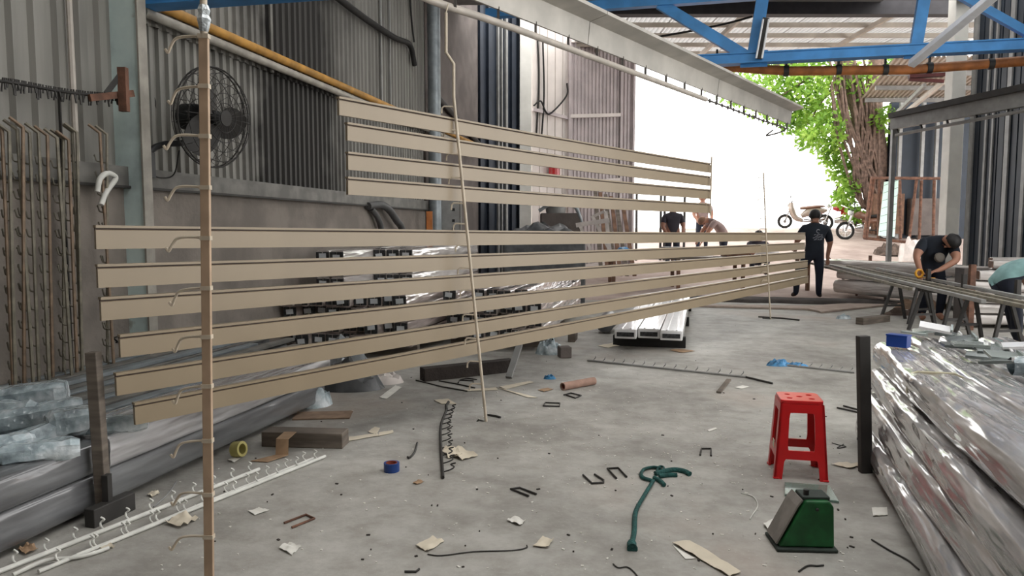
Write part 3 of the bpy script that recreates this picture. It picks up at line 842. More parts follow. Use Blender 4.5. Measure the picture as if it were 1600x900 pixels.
# ------------------------------------------------------------------ the ten painted slats
KS = 0.81
def slat_d(px):                        # depth of the slat line under a pixel column
    q = (px - 800) / FPX
    return (1.96 + KS * 3.46) / (KS - q) if True else 0
def slat(lx, ly, rx, ry, label, hgt=0.112):
    P0 = at(lx, ly, slat_d(lx)); P1 = at(rx, ry, slat_d(rx))
    root = thing('aluminium_slat', label, 'slat', (P0 + P1) / 2, 'painted slats hung on the hook rods')
    d = (P1 - P0); u = d.normalized(); n = V((u.y, -u.x, 0)).normalized()   # n faces the camera side
    up = n.cross(u); up = up if up.z > 0 else -up
    NSEG = 12
    def sweep(sec):
        x = MB(); vs = []; k = len(sec); fs = []
        for i in range(NSEG + 1):
            t = i / NSEG; c = P0 + d * t + V((0, 0, -0.012 * math.sin(PI * t)))
            vs += [c + n * a + up * b for a, b in sec]
        for i in range(NSEG):
            for j in range(k):
                l = (j + 1) % k; fs.append((i * k + j, i * k + l, (i + 1) * k + l, (i + 1) * k + j))
        fs += [tuple(range(k))[::-1], tuple(NSEG * k + j for j in range(k))]
        return x.add(vs, fs)
    h = hgt / 2
    sweep([(0, -h), (0, h - 0.024), (-0.004, h - 0.021), (-0.02, h - 0.021), (-0.02, -h)]).build('face', 'slat_beige', root)
    sweep([(-0.012, h - 0.025), (-0.012, h - 0.010), (-0.019, h - 0.010), (-0.019, h - 0.025)]).build('groove', 'slat_groove', root)
    sweep([(0.002, h - 0.0125), (0.002, h), (-0.030, h), (-0.030, h - 0.0125)]).build('top_lip', 'slat_beige', root)
    return root
for a in ((530, 165, 1111, 262.5, 'topmost of the four upper slats, its left end furthest left'),
          (543, 205, 1111, 283, 'second slat from the top in the upper set of four'),
          (544, 251, 1111, 303.5, 'third slat from the top in the upper set of four'),
          (544, 290, 1109, 325.5, 'lowest of the four upper slats, nearest the long lower set'),
          (150, 370.5, 1258, 369, 'topmost long beige slat of the lower set of six'),
          (153, 431.5, 1258, 384.5, 'second long beige slat from the top of the lower set'),
          (158, 483, 1258, 398, 'third long beige slat from the top of the lower set'),
          (188, 541, 1262, 412, 'fourth long beige slat from the top of the lower set'),
          (182, 601, 1262, 425, 'fifth long beige slat, second from the bottom of the lower set'),
          (211, 647, 1263, 436.5, 'lowest long beige slat, closest to the concrete floor')):
    slat(*a)
# ================================================================== LEFT SIDE
# ------------------------------------------------------------------ wall fan
FC = at(333, 184, 6.25)
ang = math.radians(-20); FN = V((math.cos(ang), math.sin(ang), -0.08)).normalized()     # blowing direction
fan = thing('wall_fan', 'large black industrial wall fan in a wire cage', 'fan', FC)
R_ = 0.41
FU = (V((0, 0, 1)) - FN * FN.z).normalized(); FW = FN.cross(FU)
x = MB()
for k, (r, o) in enumerate(((R_, -0.02), (R_, 0.02), (0.36, 0.085), (0.28, 0.11), (0.2, 0.125), (0.12, 0.13))):
    x.ring(FC + FN * o, FN, r, 0.007 if r == R_ else 0.0035, 40, 5)
x.build('front_rings', 'rod_dark', fan)
x = MB()
for r, o in ((0.36, -0.09), (0.26, -0.12), (0.15, -0.13)):
    x.ring(FC + FN * o, FN, r, 0.0035, 36, 5)
x.build('rear_rings', 'rod_dark', fan)
for side, sg in (('front_wire', 1), ('rear_wire', -1)):
    for k in range(28):
        a = 2 * PI * k / 28; e = FU * math.cos(a) + FW * math.sin(a)
        x = MB(); x.tube([FC + e * r + FN * (o * sg) for r, o in ((0.06, 0.13), (0.2, 0.125), (0.3, 0.105), (0.38, 0.07), (R_, 0.0))], 0.0022, 4)
        x.build(side, 'rod_dark', fan)
for k in range(3):
    a0 = 2 * PI * k / 3 + 0.4; rows = []
    for i in range(6):
        r = 0.06 + 0.32 * i / 5; w = 0.09 + 0.13 * math.sin(PI * min(1, i / 5 * 0.85 + 0.1)); row = []
        for j in range(4):
            s_ = (j / 3 - 0.5); a = a0 + s_ * w / max(r, 0.1) * 1.3
            row.append(FC + (FU * math.cos(a) + FW * math.sin(a)) * r + FN * (0.0 + s_ * 0.10))
        rows.append(row)
    x = MB(); x.grid(rows, thick=FN * 0.004); x.build('blade', 'dark_steel', fan, smooth=40)
x = MB(); x.lathe([(0.02, 0.06), (0.06, 0.05), (0.065, 0.0), (0.065, -0.02)], FC, FN, 18); x.build('hub', 'black', fan, smooth=40)
x = MB(); x.lathe([(0.09, -0.08), (0.11, -0.12), (0.11, -0.3), (0.07, -0.34)], FC, FN, 20); x.build('motor', 'black', fan, smooth=40)
x = MB(); x.lathe([(0.065, 0.131), (0.065, 0.137)], FC, FN, 16); x.build('badge', 'dark_steel', fan)
mcv = FC - FN * 0.22
x = MB(); x.beam(mcv + V((0, 0, -0.05)), mcv + V((0, 0, -0.26)), 0.05, 0.05); x.build('neck', 'black', fan)
x = MB(); x.tube(smoothpts([at(231, 246, 6.0), at(240, 232, 6.05), at(258, 225, 6.15), at(280, 224, 6.25), mcv + V((0, 0, -0.2))], 6), 0.026, 8); x.build('arm', 'black', fan, smooth=50)
x = MB(); x.box(at(233, 258, 5.98), (0.07, 0.07, 0.2)); x.build('mount_plate', 'black', fan)
x = MB(); x.tube(smoothpts([at(234, 272, 6.0), at(252, 278, 6.15), at(272, 272, 6.3), at(280, 235, 6.3)], 6), 0.006, 6); x.build('power_cable', 'black_rubber', fan, smooth=50)

# ------------------------------------------------------------------ spare hook rods leaning against the plinth
rk_hook = None
def lean_rod(px, ytop, d, k, lean, mname, r=0.012):
    global rk_hook
    d = 4.3 / (0.209 - (px - 800) / FPX) - 0.10 - 0.05 * (k % 2)
    top = at(px, ytop, d)
    foot = V((top.x + lean, top.y - 0.12, 0.01))
    root = thing('rack_rod', RACK_LABELS[k], 'hook rod', foot, 'spare hook rods leaning at the left wall')
    x = MB(); x.tube([foot, top, top + V((-0.07, -0.02, 0.06))], r, 6); x.build('bar', mname, root, smooth=40)
    n = 15
    for i in range(n):
        t = 0.08 + 0.88 * i / n
        loc = foot.lerp(top, t) - foot
        if rk_hook is None:
            rk_hook = hook_mesh(0.06, -0.05, 0.005).build('hook', 'rod_rack', root, local=True, smooth=60); rk_hook.location = loc
        else:
            h = dup(rk_hook, root, loc, (0, 0, -0.6 + 0.5 * ((k * 7) % 5) / 5))
    return root
spec = [(3, 200, 4.9), (14, 206, 5.0), (27, 203, 4.9), (36, 199, 5.05), (46, 208, 5.15), (60, 208, 5.05), (74, 212, 5.25), (89, 216, 5.25), (99, 217, 5.3), (107, 219, 5.35), (113, 206, 5.45), (120, 207, 5.45), (156, 208, 5.8), (167, 210, 5.85)]
ords = ['first', 'second', 'third', 'fourth', 'fifth', 'sixth', 'seventh', 'eighth', 'ninth', 'tenth', 'eleventh', 'twelfth']
RACK_LABELS = ['%s spare hook rod from the left edge, leaning at the plinth' % o for o in ords] + ['spare hook rod left of the pair beside the pale column', 'spare hook rod closest to the pale column']
for k, (px, y, d) in enumerate(spec):
    lean_rod(px, y, d, k, (0.06, 0.02, 0.10, -0.02, 0.05)[k % 5], 'rod_rack' if k % 3 else 'rack_tan')
x = MB(); a = atw(92, 142, .2); x.beam((a.x, a.y, 0), (a.x, a.y, a.z), 0.015, 0.015)
tag(x.build('iron_bar', 'rod_dark'), 'thin black iron bar standing among the spare hook rods', 'bar')
x = MB(); a = atw(117, 190, .10); x.tube([(a.x, a.y, 1.9), (a.x, a.y - 0.02, 5.8)], 0.022, 8)
tag(x.build('conduit_pipe', 'rail_cream', smooth=40), 'thin cream pipe rising up the left corrugated wall', 'pipe')
x = MB(); x.tube(smoothpts([atw(152, 300, .25), atw(156, 280, .25), atw(166, 271, .25), atw(176, 273, .25), atw(180, 280, .25), atw(166, 300, .25), atw(158, 320, .25)], 6), 0.02, 8)
tag(x.build('hose_loop', 'rod_white', smooth=50), 'pale bent hose looped over rods near the pale column', 'hose')
x = MB(); c = at(131, 509, 5.72); c = W(5.75, 0.104, 0.55)
for a, b in (((-0.05, 0.02), (0.05, 0.03)), ((-0.05, 0.02), (0.04, -0.05)), ((-0.02, -0.02), (0.05, -0.015))):
    x.beam(c + AX * a[0] + V((0, 0, a[1])), c + AX * b[0] + V((0, 0, b[1])), 0.006, 0.018, up=NW)
tag(x.build('painted_mark', 'graffito'), 'small black painted mark on the plinth behind the slats', 'mark')
# grey hose and fittings on the far plinth
x = MB(); x.tube(smoothpts([atw(575, 322, .16), atw(595, 320, .2), atw(608, 328, .22), atw(620, 345, .24), atw(628, 358, .24), atw(635, 400, .24)], 6), 0.055, 10)
tag(x.build('duct_hose', 'hose_grey', smooth=50), 'thick grey hose bending down the plinth left of round column', 'hose')
x = MB(); x.tube(smoothpts([atw(580, 326, .16), atw(590, 340, .18), atw(596, 360, .18), atw(600, 400, .18)], 6), 0.045, 10)
tag(x.build('duct_hose', 'hose_grey', smooth=50), 'thinner grey hose dropping behind the thick one', 'hose')
x = MB(); x.beam(at(671, 330, 12.6), at(672, 420, 12.6), 0.10, 0.05)
tag(x.build('plank', 'orange_steel'), 'short orange plank standing beside the round column', 'plank')
x = MB(); x.box(at(703, 345, 13.6), (0.42, 0.3, 1.3)); o = tag(x.build('grey_cabinet', 'grey_channel', bevel=0.01), 'narrow grey electrical cabinet right of the orange plank', 'cabinet')
cbx = at(703, 345, 13.6)
x = MB(); x.box((cbx.x, cbx.y - 0.16, cbx.z), (0.36, 0.02, 1.2)); x.build('door', 'strip_light', o)
for dz in (0.2, 0.0, -0.15):
    x = MB(); x.box((cbx.x + 0.08, cbx.y - 0.175, cbx.z + dz), (0.05, 0.02, 0.05)); x.build('switch', 'black', o)

# ------------------------------------------------------------------ generic long wrapped bundle
def lumpy(L, w, h, seg, amp, seed, taper=0.0, ring=14, sag=0.0, power=4.0):
    """rounded-rectangle sweep along +x with soft irregularities; base at z=0, centred on y"""
    x = MB(); vs, fs = [], []
    cr = min(w, h) * (0.5 if power < 3 else 0.30 if power < 4 else 0.14)
    sec = []
    for (cy, cz, a0) in ((w / 2 - cr, h / 2 - cr, 0), (-w / 2 + cr, h / 2 - cr, PI / 2), (-w / 2 + cr, -h / 2 + cr, PI), (w / 2 - cr, -h / 2 + cr, 1.5 * PI)):
        for k in range(3):
            a = a0 + k * PI / 4; sec.append((cy + cr * math.cos(a), cz + cr * math.sin(a)))
        n2 = a0 + PI / 2
        ny = (w / 2 - cr) * (1 if math.cos(n2) * 1 + math.sin(n2) * 0 > 0.5 else -1 if math.cos(n2) < -0.5 else 0)
    out = []
    for i in range(len(sec)):
        p, q = sec[i], sec[(i + 1) % len(sec)]; out.append(p)
        if i % 3 == 2:
            for k in (1, 2): out.append((p[0] + (q[0] - p[0]) * k / 3, p[1] + (q[1] - p[1]) * k / 3))
    ring = len(out)
    for i in range(seg + 1):
        t = i / seg; X = L * t
        for (y, z) in out:
            ln = math.hypot(y, z)
            nn = 1.3 * noise.noise(V((X * 0.9 + seed * 7.3, y * 9 + seed, z * 9))) + 0.5 * noise.noise(V((X * 2.2 + seed, y * 30, z * 30 + seed)))
            vs.append(V((X, y + y / ln * nn * amp, h / 2 + z + z / ln * nn * amp)))
    for i in range(seg):
        for j in range(ring):
            l = (j + 1) % ring; fs.append((i * ring + j, i * ring + l, (i + 1) * ring + l, (i + 1) * ring + j))
    fs += [tuple(range(ring))[::-1], tuple(seg * ring + j for j in range(ring))]
    return x.add(vs, fs)
def place(o, loc, rz, ry=0.0):
    o.location = V(loc); o.rotation_euler = (0, ry, rz)
def bundle(name, label, cat, p, direction, L, w, h, m, group=None, seg=24, amp=0.012, seed=0, ends='end_dark', bands=(), bandm='tape_clear', power=4.0, pitch=0.0, noend=None):
    d = V(direction); rz = math.atan2(d.y, d.x)
    root = thing(name, label, cat, p, group); root.rotation_euler = (0, pitch, rz)
    lumpy(L, w, h, seg, amp, seed, power=power).build('film_wrap', m, root, local=True, smooth=50)
    for sx in (0, L):
        if noend is not None and sx == (0 if noend == 0 else L): continue
        x = MB(); x.box((sx, 0, h / 2), (0.01, w * 0.86, h * 0.82)); x.build('profile_end', ends, root, local=True)
    for t in bands:
        x = lumpy(0.03, w * 1.03, h * 1.03, 1, 0.0, 0, power=power); 
        for v_ in x.v: v_.x += t; v_.z -= h * 0.015
        x.build('band', bandm, root, local=True, smooth=50)
    return root
# ------------------------------------------------------------------ left pile
UL = V((0.235, 1, 0)).normalized(); TL = V((-UL.y, UL.x, 0))
O_ = G(138, 812)
def LP(s, t, z=0.0): return O_ + UL * s + TL * t + V((0, 0, z))
for k, (s0, s1, t, z, w, h, m, lab) in enumerate((
    (-3.4, 0.12, 0.24, 0.03, 0.46, 0.17, 'wrap_grey', 'lower grey wrapped bundle at the front left, nearest the camera'),
    (-3.4, 0.16, 0.24, 0.20, 0.44, 0.15, 'wrap_grey', 'upper grey wrapped bundle under the crumpled packs, left of the stake'),
    (0.13, 2.45, 0.23, 0.03, 0.44, 0.17, 'wrap_grey', 'lower grey film bundle ending near the floor wood block'),
    (0.17, 2.55, 0.23, 0.20, 0.44, 0.16, 'wrap_silver', 'shiny film bundle right of the stake beneath the lowest slat'),
    (-3.2, 2.9, 0.60, 0.03, 0.30, 0.30, 'wrap_grey', 'second grey bundle from the front of the left pile'),
    (-3.2, 3.2, 0.92, 0.03, 0.30, 0.33, 'wrap_grey', 'third grey bundle from the front of the left pile'),
    (-3.0, 3.4, 1.22, 0.03, 0.28, 0.36, 'wrap_grey', 'fourth grey bundle from the front of the left pile'),
    (-1.4, 3.5, 1.46, 0.03, 0.20, 0.36, 'wrap_grey', 'rearmost grey bundle of the left pile, close to the rods'))):
    if k == 7: s1 = 3.0
    bundle('wrapped_bundle', lab, 'bundle', LP(s0, t, z), UL, s1 - s0, w, h, m, 'long wrapped bundles of the left pile', seg=40, amp=0.006 if k < 4 else 0.010, seed=k + 1, power=6.0, noend=(1, 1, 0, 0)[k] if k < 4 else None)
# single long profiles lying on the top of the pile
for k in range(9):
    t = 0.52 + k * 0.105; z = (0.335, 0.365, 0.395)[min(2, k // 3)]
    x = MB(); x.beam(LP(-1.2 + (k * 0.37) % 1, t, z + 0.015), LP(2.6 + (k * 0.53) % 0.9, t + 0.05 * (k % 3 - 1), z + 0.015), 0.085, 0.028)
    tag(x.build('loose_profile', 'grey_channel' if k % 2 else 'galv', bevel=0.003), ords[k] + ' loose profile from the front on top of the left pile', 'profile', 'loose profiles on the left pile')
# crumpled film packs
def pack(p, L, w, h, rz, seed, label, tilt=0.0):
    x = MB(); n = 9; m_ = 12; vs, fs = [], []
    for i in range(n + 1):
        t = i / n; X = (t - 0.5) * L; k = 1.0 if 0.1 < t < 0.9 else 0.72
        for j in range(m_):
            a = 2 * PI * j / m_; ca, sa = math.cos(a), math.sin(a); rr = (ca ** 4 + sa ** 4) ** -0.25
            nn = noise.noise(V((X * 18 + seed * 3, ca * 2.6, sa * 2.6 + seed))) * 0.014
            vs.append(V((X, ca * (rr * w / 2 * k + nn), h / 2 + sa * (rr * h / 2 * k + nn))))
    for i in range(n):
        for j in range(m_):
            l = (j + 1) % m_; fs.append((i * m_ + j, i * m_ + l, (i + 1) * m_ + l, (i + 1) * m_ + j))
    fs += [tuple(range(m_))[::-1], tuple(n * m_ + j for j in range(m_))]
    x.add(vs, fs)
    o = x.build('film_pack', 'film_pack', local=True, smooth=25); place(o, p, rz, tilt)
    return tag(o, label, 'pack', 'crumpled film packs on the left pile')
for k, (px, py, z, L, w, h, rz, lab, tl) in enumerate((
    (40, 632, 0.43, 0.42, 0.17, 0.14, 0.35, 'puffy film pack at the top left of the crumpled heap', -0.1),
    (55, 660, 0.38, 0.46, 0.15, 0.12, 0.55, 'long film pack below the puffy one at the left edge', -0.1),
    (75, 683, 0.35, 0.34, 0.12, 0.10, 0.95, 'film pack tilted diagonally in the middle of the heap', -0.2),
    (112, 672, 0.36, 0.22, 0.15, 0.14, 0.8, 'bunched film pack just left of the steel stake', 0.0),
    (60, 712, 0.34, 0.34, 0.11, 0.09, 0.5, 'flat film pack on the front edge of left pile', 0.0),
    (8, 708, 0.34, 0.24, 0.12, 0.11, 0.9, 'film pack cut by the left picture edge', 0.0),
    (182, 668, 0.35, 0.30, 0.10, 0.09, 0.35, 'film pack behind the steel stake beside lowest slat end', 0.0),
    (10, 655, 0.40, 0.30, 0.13, 0.12, 0.2, 'film pack beneath the puffy one touching the left edge', 0.0))):
    p = G(px, py + 8, z); pack((p.x, p.y, z), L, w, h, rz, k + 3, lab, tl)
# steel stake with foot
st = thing('steel_stake', 'brown steel stake on a channel foot holding the left pile', 'stake', G(152, 812))
b_ = G(150, 806) - TL * 0.05; x = MB(); x.beam((b_.x, b_.y, 0.02), (b_.x - 0.03, b_.y + 0.02, 0.82), 0.055, 0.055, up=(0, -1, 0)); x.build('upright', 'wood_grey', st, bevel=0.004)
x = MB(); x.beam((b_.x + 0.03, b_.y - 0.02, 0.05), (b_.x + 0.03, b_.y - 0.02, 0.22), 0.03, 0.04, up=(0, -1, 0)); x.build('cleat', 'dark_steel', st)
x = MB(); x.beam(G(140, 825) + V((0, 0, 0.045)), G(205, 795) + V((0, 0.0, 0.045)), 0.06, 0.09); x.build('foot', 'dark_steel', st, bevel=0.004)

# white hook rods lying on the floor
def floor_rod(label, a, b, nh, m, r=0.010, hl=0.05, side=1, z=0.012, name='floor_hook_rod', mid=None, group=None):
    p0, p1 = G(*a, z), G(*b, z)
    root = thing(name, label, 'hook rod', (p0 + p1) / 2 - V((0, 0, z)), group)
    pts = [p0, p1] if mid is None else smoothpts([p0] + [G(*q, z) for q in mid] + [p1], 6)
    x = MB(); x.tube(pts, r, 8); x.build('bar', m, root, smooth=40)
    d = (p1 - p0); u = d.normalized(); n = V((-u.y, u.x, 0)) * side
    first = None
    for i in range(nh):
        t = (i + 0.6) / nh
        c = pts[int(t * (len(pts) - 1))].lerp(pts[min(len(pts) - 1, int(t * (len(pts) - 1)) + 1)], t * (len(pts) - 1) % 1)
        q = smoothpts([c, c + n * hl * 0.5 + V((0, 0, 0.012)), c + n * hl * 0.8 + u * 0.01 + V((0, 0, 0.026)), c + n * hl * 0.55 + u * 0.02 + V((0, 0, 0.038)), c + n * hl * 0.9 + u * 0.015 + V((0, 0, 0.048))], 3)
        x = MB(); x.tube(q, r * 0.45, 6); x.build('hook', m, root, smooth=60)
    return root
floor_rod('upper white hook rod lying on floor left of the tan rod', (-60, 916), (405, 733), 12, 'rod_white', 0.011, group='white hook rods on the floor')
floor_rod('middle white hook rod of the three lying lower left', (60, 893), (490, 716), 11, 'rod_white', 0.009, group='white hook rods on the floor')
floor_rod('lowest and longest white hook rod lying lower left', (120, 868), (508, 713), 10, 'rod_white', 0.010, group='white hook rods on the floor')
x = MB(); x.tube(smoothpts([G(20, 898, .012), G(70, 876, .02), G(110, 872, .015), G(140, 866, .012), G(170, 856, .012)], 6), 0.009, 8)
tag(x.build('bent_rod', 'rod_white', smooth=50), 'short bent white rod end at the lower left corner', 'rod')
# ================================================================== MIDDLE STACKS
BN = V((1, -KX, 0)).normalized()
proto_cache = {}
def endbundle(root_loc, L, w, h, m, label, group, seed):
    """bundle seen from its labelled end: film body, dark profile end, white label"""
    rz = math.atan2(AX.y, AX.x)
    key = (round(L, 2), w, h, m, seed % 3)
    if key in proto_cache:
        src = proto_cache[key]; c = copy_tree(src)
        c.location = V(root_loc); tag(c, label, 'bundle', group)
        for ch in c.children:
            if ch.name.startswith('label'):
                ch.rotation_euler = (random.uniform(-0.15, 0.15), 0, 0); ch.location = (0, random.uniform(-.02, .02), random.uniform(-.02, .015))
        return c
    root = thing('labelled_bundle', label, 'bundle', root_loc, group); root.rotation_euler = (0, 0, rz)
    lumpy(L, w, h, 16, 0.008, seed, power=5.0, ring=10).build('film_wrap', m, root, local=True, smooth=50)
    for yy in (-0.25, 0.25):
        x = MB(); x.box((-0.006, yy * w, h * 0.5), (0.02, w * 0.40, h * 0.8)); x.build('profile_end', 'end_dark', root, local=True)
    x = MB(); x.box((-0.018, 0, h * 0.52), (0.004, 0.085, 0.055)); x.build('label', 'label_white', root, local=True)
    proto_cache[key] = root
    return root
TH = ['first', 'second', 'third', 'fourth', 'fifth', 'sixth', 'seventh', 'eighth', 'ninth']; RW = ['bottom row', 'second row', 'third row', 'top row']
def stack(corner, ncol, nrow, w, h, z0, L, m, label, group, jit=0.12, skip=lambda c, r: False):
    s = 0
    for c in range(ncol):
        for r in range(nrow):
            if skip(c, r): continue
            p = corner - BN * (w * (c + 0.5)) + AX * random.uniform(-jit, jit)
            endbundle((p.x, p.y, z0 + r * (h + 0.004)), L, w * 0.98, h, m, label % (TH[c] + ' from its right side', RW[r]), group, s); s += 1
    for k, t in enumerate((0.3, L * 0.5, L - 0.3)):
        a = corner + AX * t; b = a - BN * (w * ncol)
        x = MB(); x.beam(V((a.x, a.y, z0 * 0.5)), V((b.x, b.y, z0 * 0.5)), 0.08, z0); yield x
c1 = G(640, 562); c3 = G(846, 548)
bl = 0
for (corner, nc, nr, w, h, z0, L, m, lab, grp, skip) in (
    (c1, 9, 4, 0.162, 0.145, 0.12, 3.8, 'wrap_pink', '%s, labelled bundle in %s of wide stack behind lower slats', 'bundles of the wide middle stack', lambda c, r: False),
    (c3, 7, 4, 0.168, 0.145, 0.12, 4.0, 'wrap_pink', '%s, labelled bundle in %s of stack right of cream rod', 'bundles of the stack right of the cream rod', lambda c, r: (r == 3 and c in (0, 5))),
    ):
    for x in stack(corner, nc, nr, w, h, z0, L, m, lab, grp, skip=skip):
        bl += 1
        tag(x.build('bearer', 'wood_grey'), ('front ', 'middle ', 'rear ')[(bl - 1) % 3] + 'timber bearer under the ' + ('wide middle stack' if bl <= 3 else 'stack right of the cream rod'), 'timber', 'bearers under the middle stacks ' + str(1 + (bl > 3)))
# second tier resting on the wide stack, against the wall
tops = 0.12 + 4 * 0.149
for c in range(5):
    for r in range(3):
        d0 = 9.0 if c < 3 else 8.15
        p = V((c1.x, c1.y, 0)) + AX * (d0 - c1.y) - BN * (0.34 + 0.172 * (c + 0.5) - 0.0)
        endbundle((p.x, p.y, tops + r * 0.152), 3.2 if c < 3 else 2.6, 0.168, 0.148, 'wrap_white', '%s from right, pale bundle in %s of upper tier near left wall' % (TH[c], RW[r]), 'pale bundles of the upper tier', c + r)
# dark tarp heap behind
def heap(name, label, cat, c, rx, ry, h, m, amp=0.12, seed=0, n=14, group=None, fr=3.0):
    rows = []
    for i in range(n + 1):
        row = []
        for j in range(n + 1):
            u, v = i / n * 2 - 1, j / n * 2 - 1
            # square to disc
            X = u * math.sqrt(1 - v * v / 2); Y = v * math.sqrt(1 - u * u / 2); r2 = min(1, X * X + Y * Y)
            z = h * (1 - r2) ** 0.6 * (1 + amp * 3 * noise.noise(V((u * fr + seed, v * fr, seed * 1.7))))
            row.append(V(c) + V((X * rx, Y * ry, max(0, z))))
        rows.append(row)
    x = MB(); x.grid(rows); o = x.build(name, m, smooth=30)
    return tag(o, label, cat, group)
a = at(850, 372, 13.4)
x = MB(); x.box((a.x, a.y + 0.4, 0.6), (1.5, 1.0, 1.2)); o = tag(x.build('pallet_box', 'tarp_grey', bevel=0.03), 'grey covered crate behind the middle stacks', 'crate')
heap('tarp', 'crumpled grey tarpaulin heaped over the covered crate', 'tarpaulin', (a.x, a.y + 0.4, 1.2), 0.72, 0.5, 0.28, 'tarp_grey', 0.25, 3)
# machines near the cream wall
mc = thing('grey_machine', 'grey machine with pipes below the cream panels', 'machine', at(875, 360, 17.2) - V((0, 0, 1.2)))
c = at(875, 340, 17.2)
x = MB(); x.box((c.x, c.y, c.z - 0.55), (0.9, 0.7, 1.3)); x.build('housing', 'plaster_dark', mc, bevel=0.02)
x = MB(); x.lathe([(0.22, 0), (0.24, 0.1), (0.24, 0.35), (0.12, 0.45)], (c.x - 0.1, c.y, c.z + 0.1), (0, 0, 1), 18); x.build('drum', 'strip_light', mc, smooth=40)
x = MB(); x.tube(smoothpts([(c.x - 0.5, c.y - 0.3, c.z + 0.15), (c.x - 0.2, c.y - 0.35, c.z + 0.3), (c.x + 0.3, c.y - 0.35, c.z + 0.25), (c.x + 0.5, c.y - 0.3, c.z - 0.2)], 5), 0.04, 8); x.build('pipe', 'galv', mc, smooth=40)
x = MB(); c = atc(866, 268, 0.18); x.lathe([(0.1, 0), (0.14, 0.04), (0.14, 0.3), (0.06, 0.36)], c - V((0, 0, 0.16)), (0, 0, 1), 14)
tag(x.build('fire_bottle', 'moto_red', smooth=40), 'small red canister mounted on the cream panels', 'canister')
# frames and planks leaning on the gate
def lean(name, label, cat, a, b, d0, d1, w, t, m, group=None):
    x = MB(); x.beam(at(*a, d0), at(*b, d1), w, t, up=(0, -1, 0)); return tag(x.build(name, m), label, cat, group)
for k, (xa, xb) in enumerate(((930, 940), (938, 950), (946, 962), (955, 970), (962, 980), (972, 992))):
    g_ = at(xb, 395, 17.0)
    x = MB(); x.beam(at(xa, 298 + 3 * k, 18.9), V((g_.x, g_.y, 0.33)), 0.09, 0.03, up=(0, -1, 0))
    tag(x.build('leaning_plank', 'wood_brown' if k % 2 else 'wood_grey'), TH[k] + ' plank from the left leaning against the corrugated gate', 'plank', 'planks leaning on the gate')
fr = thing('timber_trestle', 'white timber trestle leaning before the gate planks', 'trestle', V((at(925, 390, 16.5).x, 16.5, 0.25)))
for a, b, w in (((900, 352), (952, 344), 0.10), ((925, 337), (952, 390), 0.07), ((946, 330), (953, 395), 0.08), ((905, 350), (925, 395), 0.07), ((927, 338), (945, 330), 0.06)):
    x = MB(); x.beam(at(*a, 16.5), at(*b, 16.4), w, 0.05, up=(0, -1, 0)); x.build('rail', 'cloth_white', fr)
# poles/frames standing in the bright yard
for k, (px, y0) in enumerate(((995, 303), (1033, 303), (1039, 303), (1070, 308))):
    a = at(px, y0, 20.5); x = MB(); zb = yard_z(a.x, a.y) - 0.02
    x.tube([(a.x, a.y, zb), (a.x, a.y, a.z)], 0.035, 8); tag(x.build('yard_pole', 'dark_steel', smooth=40), TH[k] + ' thin pole from the left in the yard behind slats', 'pole', 'poles in the bright yard')
a, b = at(985, 300, 20.5), at(1080, 305, 20.5)
x = MB(); x.beam(a, b, 0.05, 0.05); x.beam(a + V((0, 0, 0.1)), b + V((0.4, 0, 0.02)), 0.03, 0.03)
tag(x.build('yard_crossbar', 'dark_steel'), 'thin crossbar resting on the yard poles', 'bar')

# ------------------------------------------------------------------ white panels on bearers
wp0, wp1 = G(948, 530), G(1050, 526)
ax2 = V((0.26, 1, 0)).normalized(); bx = V((ax2.y, -ax2.x, 0))
org = G(953, 546)
for r in range(1):
    for c in range(3):
        p = org + bx * (0.05 + 0.13 + c * 0.262) + V((0, 0, 0.13 + r * 0.125)) + ax2 * (0.1 * ((c + r) % 2))
        rt = thing('panel_bundle', ('left', 'middle', 'right')[c] + ' white glossy panel bundle below the slats', 'panel', p, 'white panel bundles on the floor bearers')
        rt.rotation_euler = (0, 0, math.atan2(ax2.y, ax2.x))
        x = MB(); x.box((2.4, 0, 0.06), (4.8, 0.255, 0.115)); x.build('panel', 'panel_white', rt, local=True, bevel=0.012)
        for k in (-0.06, 0.05):
            x = MB(); x.box((2.4, k, 0.122), (4.8, 0.02, 0.012)); x.build('rib', 'panel_white', rt, local=True, bevel=0.003)
        x = MB(); x.box((-0.004, 0, 0.055), (0.02, 0.20, 0.05)); x.build('end', 'end_dark', rt, local=True)
for k, t in enumerate((0.35, 2.4, 4.4)):
    a = org + ax2 * t; x = MB(); x.beam(a + V((0, 0, 0.065)), a + bx * 0.86 + V((0, 0, 0.065)), 0.1, 0.128)
    tag(x.build('bearer', 'black_rubber'), ('front', 'middle', 'rear')[k] + ' dark bearer under the white panel bundles', 'timber', 'bearers under the white panels')
x = MB(); a = G(945, 522); x.lathe([(0.12, 0), (0.12, 0.5)], (a.x, a.y, 0.14), ax2, 18); 
tag(x.build('film_roll', 'tarp_grey', smooth=40), 'dull grey film roll left of the white panels', 'roll')
